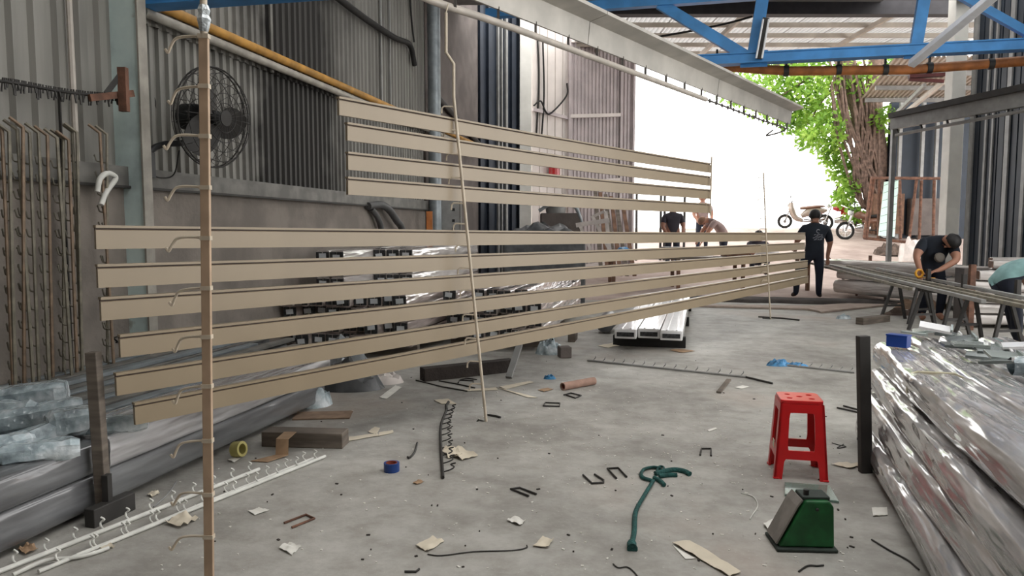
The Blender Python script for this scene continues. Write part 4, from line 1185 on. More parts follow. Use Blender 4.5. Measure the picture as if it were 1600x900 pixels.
# low workbench with cloths and boxes beyond the slats
wb = thing('low_bench', 'long low bench of planks beyond the slats in the yard', 'bench', (4.2, 16.2, 0.25))
x = MB(); x.box((4.3, 16.2, 0.78), (4.6, 0.8, 0.05)); x.build('top', 'wood_grey', wb)
for xx in (2.2, 3.6, 5.0, 6.4):
    for yy in (15.9, 16.5):
        x = MB(); z = yard_z(xx, yy) - 0.02; x.beam((xx, yy, z), (xx, yy, 0.76), 0.07, 0.07); x.build('leg', 'wood_brown', wb)
for k, (xx, w, h, m, lab) in enumerate(((2.45, 0.5, 0.16, 'blue_bag', 'bright blue folded sheet on the low yard bench'), (2.9, 0.6, 0.12, 'cardboard', 'flat cardboard box on the low yard bench'), (3.5, 0.4, 0.2, 'black', 'black tool case on the low yard bench'), (4.1, 0.6, 0.16, 'cloth_white', 'white bundled cloth on the low yard bench'), (4.9, 0.5, 0.14, 'wood_brown', 'brown wooden box on the low yard bench'), (5.6, 0.6, 0.18, 'cloth_white', 'second white cloth bundle at right of the low yard bench'))):
    if m in ('blue_bag', 'cloth_white'):
        heap('cloth_bundle', lab, 'cloth', (xx, 16.15, 0.806), w / 2, 0.3, h, m, 0.2, k + 5, 10)
    else:
        x = MB(); x.box((xx, 16.15, 0.806 + h / 2), (w, 0.4, h)); o = tag(x.build('box', m, bevel=0.01), lab, 'box')
        x = MB(); x.box((xx, 16.15, 0.806 + h + 0.006), (w * 1.01, 0.41, 0.014)); x.build('lid', m, o)
# junk under the lowest slat
heap('plastic_bag', 'crumpled clear plastic bag by the end of the left bundles', 'bag', G(488, 632), 0.16, 0.16, 0.14, 'film_pack', 0.4, 2, 12)
heap('plastic_bag', 'blue and clear plastic bag beside the grey block under slats', 'bag', G(858, 552), 0.16, 0.14, 0.14, 'film_pack', 0.4, 9, 12)
heap('plastic_bag', 'striped white plastic bag under the lowest slat near papers', 'bag', G(597, 597), 0.2, 0.14, 0.08, 'cloth_white', 0.4, 4, 12)
heap('plastic_bag', 'large grey plastic bag under the lowest slat in the shade', 'bag', G(545, 606), 0.32, 0.2, 0.22, 'tarp_grey', 0.3, 6, 12)
heap('plastic_bag', 'grey round plastic sack in shadow between the two lowest slats', 'bag', G(540, 590), 0.3, 0.2, 0.3, 'film_grey', 0.2, 11, 12)
x = MB(); a = G(882, 558); x.box((a.x, a.y, 0.06), (0.13, 0.14, 0.12), rz=0.2); tag(x.build('concrete_block', 'plaster_dark', bevel=0.008), 'small grey block beside the blue plastic bag', 'block')
x = MB(); a = G(895, 532); x.box((a.x, a.y, 0.06), (0.09, 0.3, 0.12), rz=-0.2); tag(x.build('timber_end', 'wood_grey', bevel=0.006), 'grey timber end poking out under the lowest slat', 'timber')
ck = thing('wood_block', 'long grey timber block lying by the left pile with brown tape', 'timber', G(490, 690))
x = MB(); x.beam(G(415, 682, 0.05), G(540, 685, 0.05), 0.14, 0.10); x.build('block', 'wood_grey', ck, bevel=0.006)
x = MB(); c = G(450, 682, 0.1); x.grid([[c + V((-0.05, 0.085, 0.004)), c + V((0.03, 0.085, 0.004))], [c + V((-0.05, -0.08, 0.006)), c + V((0.03, -0.085, 0.006))], [c + V((-0.05, -0.10, -0.09)), c + V((0.03, -0.10, -0.09))], [c + V((-0.17, -0.20, -0.097)), c + V((-0.06, -0.22, -0.097))]], thick=(0, 0, 0.003)); x.build('paper_strip', 'cardboard', ck)
x = MB(); x.beam(G(468, 693, 0.012), G(528, 691, 0.012), 0.04, 0.02); tag(x.build('short_profile', 'plate_grey'), 'short pale profile offcut in front of the timber block', 'profile')
x = MB(); a = G(505, 650); x.box((a.x, a.y, 0.006), (0.42, 0.22, 0.008), rz=0.1); tag(x.build('cardboard_sheet', 'card_dark'), 'brown cardboard sheet lying behind the timber block', 'cardboard')
# timber sawhorse leg / board under slats right
x = MB(); x.beam(G(795, 590, 0.01), at(812, 538, 7.2), 0.06, 0.03); tag(x.build('leaning_board', 'strip_light'), 'pale grey board leaning under the lowest slat near lettering', 'board')
x = MB(); x.beam(G(660, 585, 0.06), G(800, 570, 0.06), 0.12, 0.12); tag(x.build('bearer', 'concrete_kerb'), 'reddish brown timber bearer in shade under the slats', 'timber')
# ================================================================== RIGHT PILE (foreground)
UR = V((0.313, 1, 0)).normalized(); TR = V((UR.y, -UR.x, 0))
OR = G(1352, 735)
def RP(s, t, z=0.0): return OR + UR * s + TR * t + V((0, 0, z))
rp = (
    (-3.2, 0.61, 0.13, 0.00, 0.22, 0.19, 'wrap_silver', 'lowest silver film bundle on the floor right of dark stake'),
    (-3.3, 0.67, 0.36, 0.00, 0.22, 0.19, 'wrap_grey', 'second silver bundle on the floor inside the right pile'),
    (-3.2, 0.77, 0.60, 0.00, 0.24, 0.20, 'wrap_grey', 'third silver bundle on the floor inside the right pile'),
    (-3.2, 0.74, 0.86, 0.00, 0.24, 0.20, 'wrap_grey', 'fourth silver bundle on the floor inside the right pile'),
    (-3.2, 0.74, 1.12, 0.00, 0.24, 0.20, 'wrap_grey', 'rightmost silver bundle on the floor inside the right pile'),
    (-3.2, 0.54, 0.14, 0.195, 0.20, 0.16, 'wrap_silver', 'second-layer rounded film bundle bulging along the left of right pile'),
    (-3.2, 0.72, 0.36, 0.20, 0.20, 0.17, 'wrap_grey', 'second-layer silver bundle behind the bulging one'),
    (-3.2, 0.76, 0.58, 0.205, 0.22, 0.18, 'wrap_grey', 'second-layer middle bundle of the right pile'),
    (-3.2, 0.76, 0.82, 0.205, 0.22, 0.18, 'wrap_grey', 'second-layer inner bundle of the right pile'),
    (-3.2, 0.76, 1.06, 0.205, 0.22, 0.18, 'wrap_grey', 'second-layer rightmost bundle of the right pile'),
    (-3.2, 0.56, 0.17, 0.36, 0.18, 0.15, 'wrap_silver', 'third-layer film bundle at the left edge of right pile'),
    (-3.2, 0.80, 0.38, 0.375, 0.20, 0.16, 'wrap_silver', 'third-layer second film bundle of the right pile'),
    (-3.2, 0.80, 0.60, 0.39, 0.20, 0.16, 'wrap_silver', 'third-layer middle film bundle of the right pile'),
    (-3.2, 0.80, 0.83, 0.39, 0.22, 0.17, 'wrap_silver', 'third-layer inner film bundle of the right pile'),
    (-3.2, 0.80, 1.07, 0.39, 0.22, 0.17, 'wrap_silver', 'third-layer rightmost film bundle of the right pile'),
    (-3.2, 0.60, 0.24, 0.52, 0.26, 0.16, 'wrap_silver', 'topmost wide crinkled film bundle beside the dark stake'),
    (-3.2, 0.86, 0.46, 0.545, 0.18, 0.15, 'wrap_silver', 'topmost narrow film bundle with ridge, second from stake'),
    (-3.2, 0.84, 0.65, 0.56, 0.21, 0.15, 'wrap_silver', 'topmost film bundle carrying the bunched blue grey pack'),
    (-3.2, 0.82, 0.87, 0.57, 0.22, 0.15, 'wrap_silver', 'topmost film bundle leading to the shiny offcut plates'),
    (-3.2, 0.72, 1.09, 0.57, 0.22, 0.15, 'wrap_silver', 'topmost film bundle at the right edge of the pile'),
)
for k, (s0, s1, t, z, w, h, m, lab) in enumerate(rp):
    yaw = (0.0, 0.02, -0.02, 0.015)[k % 4] * (1 if t > 0.3 else 0.4)
    u = Matrix.Rotation(yaw, 3, 'Z') @ UR
    p1 = RP(s1, t, z); p0 = p1 - u * (s1 - s0)
    vis = m == 'wrap_silver'
    bundle('wrapped_bundle', lab, 'bundle', p0, u, s1 - s0, w, h, m, 'silver film bundles of the right pile', seg=60 if vis else 20, amp=0.014 if vis else 0.008, seed=20 + k,
           bands=((s1 - s0) - 1.05,) if k in (15, 19) else (), power=3.2 if vis else 5.0)
# stake
x = MB(); a = G(1352, 738); x.beam((a.x, a.y, 0), (a.x - 0.03, a.y + 0.03, 0.80), 0.065, 0.05, up=(0, -1, 0)); x.v
tag(x.build('steel_stake', 'dark_steel', bevel=0.004), 'dark steel stake standing at the end of the right pile', 'stake')
# offcut plates on the far top
TZ = 0.73
pk = thing('film_roll_pack', 'bunched blue grey film pack lying on the right pile', 'pack', RP(-0.55, 0.66, TZ))
pack_o = None
def topp(px, py, z): return G(px, py, z)
for k, (px, py, z, w, l, rz, m, lab) in enumerate((
    (1428, 521, 0.78, 0.14, 0.14, 0.45, 'plate_grey', 'pale green grey offcut plate next to the blue box'),
    (1448, 516, 0.80, 0.15, 0.13, 0.5, 'plate_grey', 'pale plate lying second from the blue box'),
    (1462, 512, 0.82, 0.16, 0.14, 0.55, 'panel_white', 'brightest raised plate at the top of the offcut heap'),
    (1480, 522, 0.80, 0.14, 0.12, 0.4, 'plate_dark', 'dark tilted plate right of the brightest plate'),
    (1502, 530, 0.79, 0.14, 0.12, 0.3, 'plate_dark', 'dark plate under the long grey offcuts'),
    (1516, 538, 0.80, 0.16, 0.12, 0.35, 'plate_grey', 'grey offcut plate with shiny edge in the row middle'),
    (1535, 540, 0.81, 0.16, 0.12, 0.3, 'plate_grey', 'grey offcut plate right of the row middle'),
    (1552, 548, 0.80, 0.15, 0.12, 0.4, 'plate_dark', 'dark offcut plate near the right end of row'),
    (1570, 556, 0.81, 0.15, 0.12, 0.2, 'plate_grey', 'grey offcut plate below the white block'),
    (1590, 540, 0.87, 0.13, 0.12, 0.5, 'panel_white', 'white block offcut standing at the right picture edge'),
    (1598, 562, 0.82, 0.14, 0.12, 0.1, 'plate_grey', 'grey offcut cut by the right picture edge'),
    (1560, 565, 0.77, 0.14, 0.10, 0.8, 'plate_dark', 'dark folded offcut in front of the plate row'),
    (1535, 556, 0.77, 0.14, 0.10, 0.6, 'plate_dark', 'black shiny offcut under the plate row'),
    (1495, 540, 0.76, 0.14, 0.10, 0.2, 'plate_dark', 'small black offcut beside the top film bundle'))):
    z = 0.735 + 0.02 * (k % 3) + (0.05 if k in (2, 9) else 0); p = G(px, py, z)
    w *= 1.1; l *= 0.85
    rt = thing('offcut_plate', lab, 'offcut', (p.x, p.y, z - 0.015), 'aluminium offcuts on the right pile')
    R = Matrix.Rotation(-rz, 3, 'Z') @ Matrix.Rotation(random.uniform(-0.2, 0.25), 3, 'X') @ Matrix.Rotation(random.uniform(-0.2, 0.2), 3, 'Y')
    x = MB(); x.box(p, (w, l, 0.016), mat=R); x.build('plate', m, rt, bevel=0.002)
    x = MB(); x.box(p + R @ V((w / 2 - 0.006, 0, 0.012)), (0.012, l, 0.02), mat=R); x.build('edge_lip', 'panel_white' if k % 2 else 'plate_grey', rt)
bb = thing('blue_box', 'blue folded plastic box at the far end of the right pile', 'box', G(1404, 533, 0.70))
p = G(1404, 533, 0.735); x = MB(); x.box(p, (0.12, 0.07, 0.07), rz=-0.85); x.build('body', 'blue_plastic', bb, bevel=0.004)
x = MB(); x.box(p + V((0.0, 0, 0.037)), (0.124, 0.075, 0.008), rz=-0.85); x.build('lid', 'blue_plastic', bb)
p = RP(-0.62, 0.62, 0.71)
x = MB(); rows = []
for i in range(15):
    t = i / 14; row = []
    for j in range(12):
        a = 2 * PI * j / 12; ca, sa = math.cos(a), math.sin(a)
        r = 0.075 * (0.75 + 0.25 * math.sin(PI * t)) + 0.022 * noise.noise(V((t * 9, ca * 2, sa * 2)))
        row.append(p + V((1, -0.35, 0)).normalized() * (t * 0.36 - 0.1) + V((0.3, 1, 0)).normalized() * ca * r + V((0, 0, 0.055 + sa * r * 0.75)))
    row.append(row[0].copy()); rows.append(row)
x.grid(rows); x.build('film', 'film_pack', pk, smooth=40)

# ================================================================== BACK RIGHT: trestles, stacks
def trestle(label, px, py, d, hgt, spread=0.22, m='rust', yaw=0.0):
    b = V((at(px, py, d).x, d, 0)); b.z = 0
    rt = thing('trestle', label, 'trestle', b, 'steel trestles under the long profiles')
    R = Matrix.Rotation(yaw, 3, 'Z')
    top = b + V((0, 0, hgt))
    for sx in (-1, 1):
        for sy in (-1, 1):
            f_ = b + R @ V((sx * spread, sy * 0.3, 0)); t_ = b + R @ V((sx * 0.05, sy * 0.26, hgt - 0.05))
            x = MB(); x.beam(f_, t_, 0.038, 0.038, up=(0, -1, 0)); x.build('leg', m, rt)
    x = MB(); x.beam(top + R @ V((0, -0.34, -0.04)), top + R @ V((0, 0.34, -0.04)), 0.14, 0.08); x.build('top_beam', m, rt)
    for sy in (-1, 1):
        x = MB(); x.beam(b + R @ V((-spread * 0.7, sy * 0.29, hgt * 0.35)), b + R @ V((spread * 0.7, sy * 0.29, hgt * 0.35)), 0.03, 0.03); x.build('brace', m, rt)
    x = MB(); x.beam(top + R @ V((0.06, -0.33, 0)), top + R @ V((0.06, -0.33, 0.2)), 0.05, 0.05, up=(0, -1, 0)); x.build('stop_post', m, rt)
    return rt
trestle('brown trestle nearest the standing man holding profiles', 1338, 440, 15.6, 0.66, yaw=0.2)
trestle('dark trestle left of the man measuring with the tape', 1418, 470, 11.2, 0.62, m='dark_steel', yaw=0.2)
trestle('dark trestle in front of the measuring man', 1468, 480, 10.0, 0.62, m='dark_steel', yaw=0.2)
trestle('dark trestle near the man in teal at right edge', 1545, 480, 8.9, 0.62, m='dark_steel', yaw=0.2)
LPD = [((6.86, 16.4), (4.95, 7.0)), ((6.70, 16.3), (4.70, 7.3)), ((7.02, 16.0), (5.2, 7.4)), ((6.9, 13.9), (5.42, 7.2)), ((6.55, 16.2), (5.0, 9.2))]
# trestles sit on the profile line
for k, (a, b) in enumerate(LPD):
    z = 0.665 + (0.03 if k in (1,) else 0)
    x = MB(); x.beam((a[0] - 0.0, a[1], z), (b[0], b[1], z), 0.05, 0.04)
    tag(x.build('long_profile', 'strip_light' if k % 2 else 'rod_rack', bevel=0.004), ('long grey profile nearest the men on the trestles', 'second long profile on the trestles', 'third long profile on the trestles', 'long profile under the yellow tape', 'shorter profile at the left of the trestles')[k], 'profile', 'long profiles lying over the trestles')
# white film stacks behind
uB = V((0.2, 1, 0)).normalized()
uW = V((-0.75, 1, 0)).normalized()
rows_ = []
def white_bundle(a, b, w, h, label, seed, group='white film bundles behind the trestles', m='wrap_white'):
    a, b = V(a), V(b); d = b - a
    return bundle('wrapped_bundle', label, 'bundle', a, V((d.x, d.y, 0)), V((d.x, d.y, 0)).length, w, h, m, group, seg=18, amp=0.02, seed=seed, ends='wood_brown', power=3.0)
# far low heap: long white bundles from beside the standing man towards the right wall
for k, (a, b, w, h, lab) in enumerate((
    ((6.9, 15.3, 0.10), (8.2, 11.6, 0.10), 0.5, 0.26, 'low white film bundle just behind the tape man, on the floor'),
    ((7.35, 15.6, 0.10), (8.35, 12.4, 0.10), 0.45, 0.28, 'second low white film bundle behind the tape man'),
    ((7.0, 15.4, 0.37), (8.2, 12.0, 0.37), 0.5, 0.2, 'white film bundle lying on the two low ones'),
    ((6.75, 15.5, 0.58), (8.1, 12.3, 0.58), 0.5, 0.2, 'topmost white film bundle of the low heap behind tape man'),
    ((7.3, 15.7, 0.38), (8.35, 12.7, 0.38), 0.42, 0.2, 'rear white film bundle of the low heap near white post'),
    ((6.55, 10.6, 0.06), (8.35, 10.2, 0.06), 0.34, 0.14, 'lowest white roll with brown end right of the measuring man'),
    ((6.60, 10.6, 0.21), (8.35, 10.2, 0.21), 0.34, 0.14, 'second white roll from the floor right of measuring man'),
    ((6.57, 10.6, 0.36), (8.35, 10.2, 0.36), 0.34, 0.14, 'third white roll from the floor right of measuring man'),
    ((6.70, 10.7, 0.51), (8.35, 10.3, 0.51), 0.36, 0.16, 'fourth white roll from the floor, right of measuring man'),
    ((6.75, 10.7, 0.68), (8.35, 10.3, 0.68), 0.36, 0.14, 'fifth white roll of the stack, upper'),
    ((7.1, 10.9, 0.83), (8.35, 10.5, 0.83), 0.24, 0.12, 'top white roll with round end under the navy siding'),
    ((7.25, 11.15, 0.83), (8.35, 10.8, 0.83), 0.2, 0.16, 'rear top white roll closest to the navy siding'))):
    white_bundle(a, b, w, h, lab, 80 + k)
x = MB(); a = V((7.45, 10.95, 0)); x.box((7.5, 11.05, 0.41), (1.4, 0.35, 0.82), rz=-0.2); tag(x.build('crate', 'plaster_dark'), 'grey crate hidden behind the white rolls', 'crate')
x = MB(); a = at(1524, 480, 10.2); x.beam((6.42, 10.25, 0), (6.42, 10.25, 0.92), 0.08, 0.06, up=(0, -1, 0)); tag(x.build('steel_stake', 'rust', bevel=0.004), 'rusty brown stake standing before the white rolls', 'stake')
# junk near the slab edge
for k, (px, py, rx, ry, h, m, lab) in enumerate(((1400, 458, 0.5, 0.25, 0.14, 'dirt_pile', 'dark rubble heap behind the trestle legs'), (1440, 482, 0.5, 0.2, 0.12, 'card_dark', 'heap of torn cardboard under the tape man trestles'), (1412, 492, 0.35, 0.12, 0.06, 'dirt_pile', 'small brown rubble heap left of trestle legs'), (1392, 395, 0.5, 0.4, 0.25, 'dirt_pile', 'stony rubble heap at the foot of the yard frame'))):
    p = G(px, py) if py > 440 else V((at(px, py, 21.5).x, 21.5, yard_z(9.5, 21.5) - 0.03)); heap('rubble_heap', lab, 'rubble', p, rx, ry, h, m, 0.6, k + 20, 14)
a = V((at(1428, 388, 20.5).x, 20.5, 0)); a.z = yard_z(a.x, a.y) - 0.02
heap('white_sack', 'white sack on the dirt left of the white post', 'sack', a, 0.35, 0.3, 0.55, 'cloth_white', 0.2, 31, 12)
x = MB(); b = V((at(1406, 388, 19.0).x, 19.0, 0)); b.z = yard_z(b.x, b.y) - 0.05
x.beam(b, b + V((0.06, 0, 0.72)), 0.10, 0.06, up=(0, -1, 0)); tag(x.build('wood_stake', 'cloth_white'), 'short pale wooden stake in the dirt by the white sack', 'stake')
# yard frame with mint glass leaning
yf = thing('leaning_gate', 'rusty tubular gate leaning at the tree trunk', 'gate', V((9.6, 22.8, 1.0)))
for a, b in (((1350, 372), (1362, 278)), ((1354, 372), (1366, 278)), ((1362, 278), (1482, 279)), ((1350, 372), (1482, 384)), ((1372, 372), (1374, 282)), ((1407, 374), (1406, 282)), ((1436, 378), (1440, 282)), ((1420, 378), (1432, 282)), ((1458, 380), (1460, 282))):
    x = MB(); x.tube([at(*a, 22.6), at(*b, 23.0)], 0.045, 8); x.build('tube', 'rust', yf, smooth=40)
x = MB(); q = [at(1373, 368, 22.4), at(1398, 370, 22.4), at(1404, 281, 22.8), at(1382, 284, 22.8)]
x.prism(q, (0, 0.03, 0)); o = tag(x.build('glass_sheet', 'mint_glass'), 'pale mint patterned glass sheet leaning inside the rusty frame', 'glass')
for i in range(7):
    t = (i + 0.5) / 7; a = q[0].lerp(q[3], t); b = q[1].lerp(q[2], min(1, t + 0.08)); x = MB(); x.beam(a + V((0, -0.01, 0)), b + V((0, -0.01, 0)), 0.012, 0.012); x.build('pattern_line', 'glass_green', o)
# ================================================================== PEOPLE
def person(label, loc, J, mats, hair=True, head_dir=(0, 1, 0), sleeves=0.65, cap=None, group=None, sub=2):
    """J: joints in local metres. One continuous skinned body; shirt, trousers, skin and shoes by region."""
    root = thing('person', label, 'person', loc, group)
    keys, radii, edges, cats = [], [], [], []
    idx = {}
    def vtx(n, p, r):
        idx[n] = len(keys); keys.append(V(p)); radii.append(r); return idx[n]
    def edge(a, b, c): edges.append((idx[a], idx[b])); cats.append(c)
    g = lambda n: V(J[n])
    vtx('pelvis', g('pelvis'), (0.18, 0.14)); vtx('waist', g('pelvis').lerp(g('chest'), 0.45), (0.175, 0.13)); vtx('chest', g('chest'), (0.2, 0.135))
    vtx('neck', g('neck'), (0.065, 0.065)); 
    hd = g('head'); nk = g('neck'); ax = (hd - nk).normalized()
    vtx('head_lo', nk + ax * 0.075, (0.062, 0.07)); vtx('head_mid', hd, (0.088, 0.105)); vtx('head_top', hd + ax * 0.085, (0.066, 0.08))
    edge('pelvis', 'waist', 'shirt'); edge('waist', 'chest', 'shirt'); edge('chest', 'neck', 'shirt'); edge('neck', 'head_lo', 'skin'); edge('head_lo', 'head_mid', 'skin'); edge('head_mid', 'head_top', 'skin')
    fwd = V(head_dir).normalized()
    for s in 'LR':
        vtx('sh' + s, g('sh' + s), (0.088, 0.085)); vtx('el' + s, g('el' + s), (0.048, 0.048)); vtx('wr' + s, g('wr' + s), (0.034, 0.034))
        edge('chest', 'sh' + s, 'shirt'); 
        m_ = g('sh' + s).lerp(g('el' + s), sleeves); vtx('sl' + s, m_, (0.07, 0.068)); edge('sh' + s, 'sl' + s, 'shirt'); edge('sl' + s, 'el' + s, 'skin')
        edge('el' + s, 'wr' + s, 'skin')
        u = (g('wr' + s) - g('el' + s)).normalized(); hv = V(J.get('hand' + s, u)).normalized()
        pr = hv.cross(V((0, 0, 1)) if abs(hv.z) < 0.9 else V((0, 1, 0))).normalized()
        pm = g('wr' + s) + hv * 0.06; vtx('pm' + s, pm, (0.036, 0.024)); edge('wr' + s, 'pm' + s, 'skin')
        for k, (o, ln) in enumerate(((-0.03, 0.07), (-0.01, 0.082), (0.01, 0.078), (0.03, 0.062))):
            a = pm + hv * 0.035 + pr * o; b = a + hv * ln * 0.55 + V((0, 0, -0.008)); c = b + (hv * 0.7 + V((0, 0, -0.5))).normalized() * ln * 0.5
            vtx('fa%s%d' % (s, k), a, (0.0105, 0.0105)); vtx('fb%s%d' % (s, k), b, (0.0095, 0.0095)); vtx('fc%s%d' % (s, k), c, (0.008, 0.008))
            edge('pm' + s, 'fa%s%d' % (s, k), 'skin'); edge('fa%s%d' % (s, k), 'fb%s%d' % (s, k), 'skin'); edge('fb%s%d' % (s, k), 'fc%s%d' % (s, k), 'skin')
        sgn = -1 if s == 'L' else 1
        a = g('wr' + s) + hv * 0.03 + pr * 0.035 * sgn; b = a + (hv + pr * sgn * 0.8).normalized() * 0.045
        vtx('ta' + s, a, (0.013, 0.013)); vtx('tb' + s, b, (0.010, 0.010)); edge('pm' + s, 'ta' + s, 'skin'); edge('ta' + s, 'tb' + s, 'skin')
        vtx('hp' + s, g('hp' + s), (0.115, 0.11)); vtx('kn' + s, g('kn' + s), (0.068, 0.068)); vtx('an' + s, g('an' + s), (0.048, 0.05)); vtx('to' + s, g('to' + s), (0.042, 0.032))
        vtx('cf' + s, g('kn' + s).lerp(g('an' + s), 0.35), (0.064, 0.064))
        edge('pelvis', 'hp' + s, 'shirt'); edge('hp' + s, 'kn' + s, 'trouser'); edge('kn' + s, 'cf' + s, 'trouser'); edge('cf' + s, 'an' + s, 'trouser'); edge('an' + s, 'to' + s, 'shoe')
    me = bpy.data.meshes.new('body'); me.from_pydata(keys, edges, []); me.update()
    o = bpy.data.objects.new('body', me); COL.objects.link(o)
    md = o.modifiers.new('skin', 'SKIN'); md.branch_smoothing = 0.3; md.use_smooth_shade = True
    for i, sv in enumerate(me.skin_vertices[0].data):
        sv.radius = (radii[i][0] * 1.12, radii[i][1] * 1.12); sv.use_root = (i == 0)
    sd = o.modifiers.new('sub', 'SUBSURF'); sd.levels = sub; sd.render_levels = sub
    dg = bpy.context.evaluated_depsgraph_get(); dg.update()
    m2 = bpy.data.meshes.new_from_object(o.evaluated_get(dg))
    bpy.data.objects.remove(o); bpy.data.meshes.remove(me)
    m2.name = 'body'
    order = ['shirt', 'trouser', 'skin', 'shoe']
    m2.materials.clear()
    for c in order: m2.materials.append(M[mats[c]])
    segs = [(keys[a], keys[b], c) for (a, b), c in zip(edges, cats)]
    pel = g('pelvis')
    for p in m2.polygons:
        c = p.center; best = None
        for a, b, cat in segs:
            ab = b - a; t = max(0, min(1, (c - a).dot(ab) / max(ab.length_squared, 1e-9))); d = (c - (a + ab * t)).length
            if best is None or d < best[0]: best = (d, cat, t)
        p.material_index = order.index(best[1]); p.use_smooth = True
    bo = bpy.data.objects.new('body', m2); COL.objects.link(bo); bo.parent = root
    # face, ears, hair
    up = ax; side = fwd.cross(up).normalized(); fw = up.cross(side).normalized() * (1 if up.cross(side).dot(fwd) > 0 else -1)
    x = MB(); x.tube([hd + fw * 0.085 + up * 0.015, hd + fw * 0.112 - up * 0.025, hd + fw * 0.09 - up * 0.032], [0.01, 0.016, 0.012], 8); x.v = [p + V(loc) for p in x.v]; x.build('nose', mats['skin'], root, smooth=60)
    for sg in (-1, 1):
        x = MB(); x.lathe([(0.006, -0.008), (0.024, -0.004), (0.026, 0.004), (0.01, 0.01)], hd + side * sg * 0.088 - up * 0.012 + V(loc), side * sg, 10); x.build('ear', mats['skin'], root, smooth=60)
        x = MB(); x.lathe([(0.004, 0.006), (0.012, 0.002), (0.012, -0.004)], hd + side * sg * 0.034 + fw * 0.088 + up * 0.006 + V(loc), fw, 8); x.build('eye', 'black', root, smooth=60)
    x = MB(); x.beam(hd + fw * 0.092 - up * 0.06 - side * 0.022 + V(loc), hd + fw * 0.092 - up * 0.06 + side * 0.022 + V(loc), 0.01, 0.008); x.build('mouth', 'maroon_steel', root)
    if hair:
        x = MB(); rows = []
        for i in range(9):
            th = i / 8 * 2.25; row = []
            for j in range(17):
                a = 2 * PI * j / 16
                front = max(0, math.cos(a)); t2 = th * (1 - 0.58 * front)
                dirv = up * math.cos(t2) + (fw * math.cos(a) + side * math.sin(a)) * math.sin(t2)
                r = 0.118 + 0.006 * noise.noise(V((a * 2, th * 4, 1)))
                s3 = V((dirv.dot(side) * 0.96, dirv.dot(fw) * 1.0, dirv.dot(up) * 1.05))
                row.append(hd + up * 0.022 - fw * 0.008 + (side * s3.x + fw * s3.y + up * s3.z) * r + V(loc))
            rows.append(row)
        x.grid(rows); x.build('hair', cap or 'hair', root, smooth=60)
    return root, bo
def onback(bo, root, rows, off=0.006, m='print_grey'):
    """flat printed marks projected on the back of the shirt: list of polylines (local x,z)"""
    me = bo.data; bv = BVHTree.FromPolygons([v.co.copy() for v in me.vertices], [tuple(p.vertices) for p in me.polygons])
    x = MB()
    for pl_, w in rows:
        pts = []
        for (px, pz) in pl_:
            h = bv.ray_cast(V((px, -2, pz)), V((0, 1, 0)))
            if h[0] is not None: pts.append(h[0] + V((0, -off, 0)))
        for a, b in zip(pts[:-1], pts[1:]):
            x.beam(a + V(root.location), b + V(root.location), 0.004, w, up=(0, 0, 1))
    if x.v: x.build('shirt_print', m, root)

# A: man seen from behind, leaning on the profiles, left leg on the slab edge
pA_ = at(1268, 440, 14.45); zA = 0.055
JA = dict(pelvis=(0.04, 0.0, 0.90), chest=(0.05, 0.02, 1.30), neck=(0.05, 0.03, 1.47), head=(0.05, 0.06, 1.60),
          shL=(-0.17, 0.02, 1.38), elL=(-0.27, 0.10, 1.12), wrL=(-0.22, 0.30, 0.96), shR=(0.27, 0.02, 1.37), elR=(0.36, 0.04, 1.08), wrR=(0.34, 0.10, 0.82), handR=(0.1, 0.1, -1),
          hpL=(-0.06, 0.02, 0.84), knL=(-0.24, 0.12, 0.46), anL=(-0.26, 0.10, 0.08), toL=(-0.28, 0.26, 0.04), hpR=(0.13, 0.0, 0.84), knR=(0.14, -0.02, 0.46), anR=(0.13, -0.04, 0.08), toR=(0.22, 0.10, 0.04))
rA, bA = person('man in navy shirt and dark trousers seen from behind at slat ends', (pA_.x, pA_.y, zA), JA, dict(shirt='shirt_navy', trouser='trouser_navy', skin='skin', shoe='shoe_brown'), head_dir=(0, 1, -0.1), sleeves=0.85)
circ = [(0.055 + 0.035 * math.cos(a), 1.31 + 0.035 * math.sin(a)) for a in [0.6 + i * 0.5 for i in range(10)]]
prn = [(circ, 0.012)]
for z, segs in ((1.245, ((-0.03, 0.0), (0.015, 0.09), (0.10, 0.13))), (1.215, ((-0.01, 0.05), (0.06, 0.14))), (1.185, ((-0.05, -0.01), (0.0, 0.07), (0.085, 0.15))), (1.150, ((-0.03, 0.02), (0.035, 0.06), (0.07, 0.12)))):
    for a, b in segs: prn.append(([(a, z - 0.006), ((a + b) / 2, z), (b, z + 0.004)], 0.012))
onback(bA, rA, prn)

# B: man bending over the profiles with a yellow tape measure
pB_ = V((6.50, 11.35, 0.0))
JB = dict(pelvis=(0.0, 0.12, 0.86), chest=(-0.02, -0.08, 1.16), neck=(0.03, -0.20, 1.27), head=(0.09, -0.27, 1.23),
          shL=(-0.20, -0.08, 1.22), elL=(-0.36, -0.16, 1.0), wrL=(-0.36, -0.30, 0.78), handL=(-0.3, -0.5, -0.6), shR=(0.20, -0.12, 1.20), elR=(0.15, -0.36, 0.95), wrR=(-0.12, -0.38, 0.80), handR=(-1, 0, -0.25),
          hpL=(-0.10, 0.10, 0.80), knL=(-0.10, -0.04, 0.46), anL=(-0.10, 0.08, 0.08), toL=(-0.16, -0.08, 0.035), hpR=(0.12, 0.12, 0.80), knR=(0.17, 0.0, 0.46), anR=(0.18, 0.10, 0.08), toR=(0.15, -0.06, 0.035))
rB, bB = person('man in dark shirt bending over profiles with a yellow tape', pB_, JB, dict(shirt='shirt_navy', trouser='trouser_navy', skin='skin', shoe='skin'), head_dir=(0.35, -0.6, -0.9))
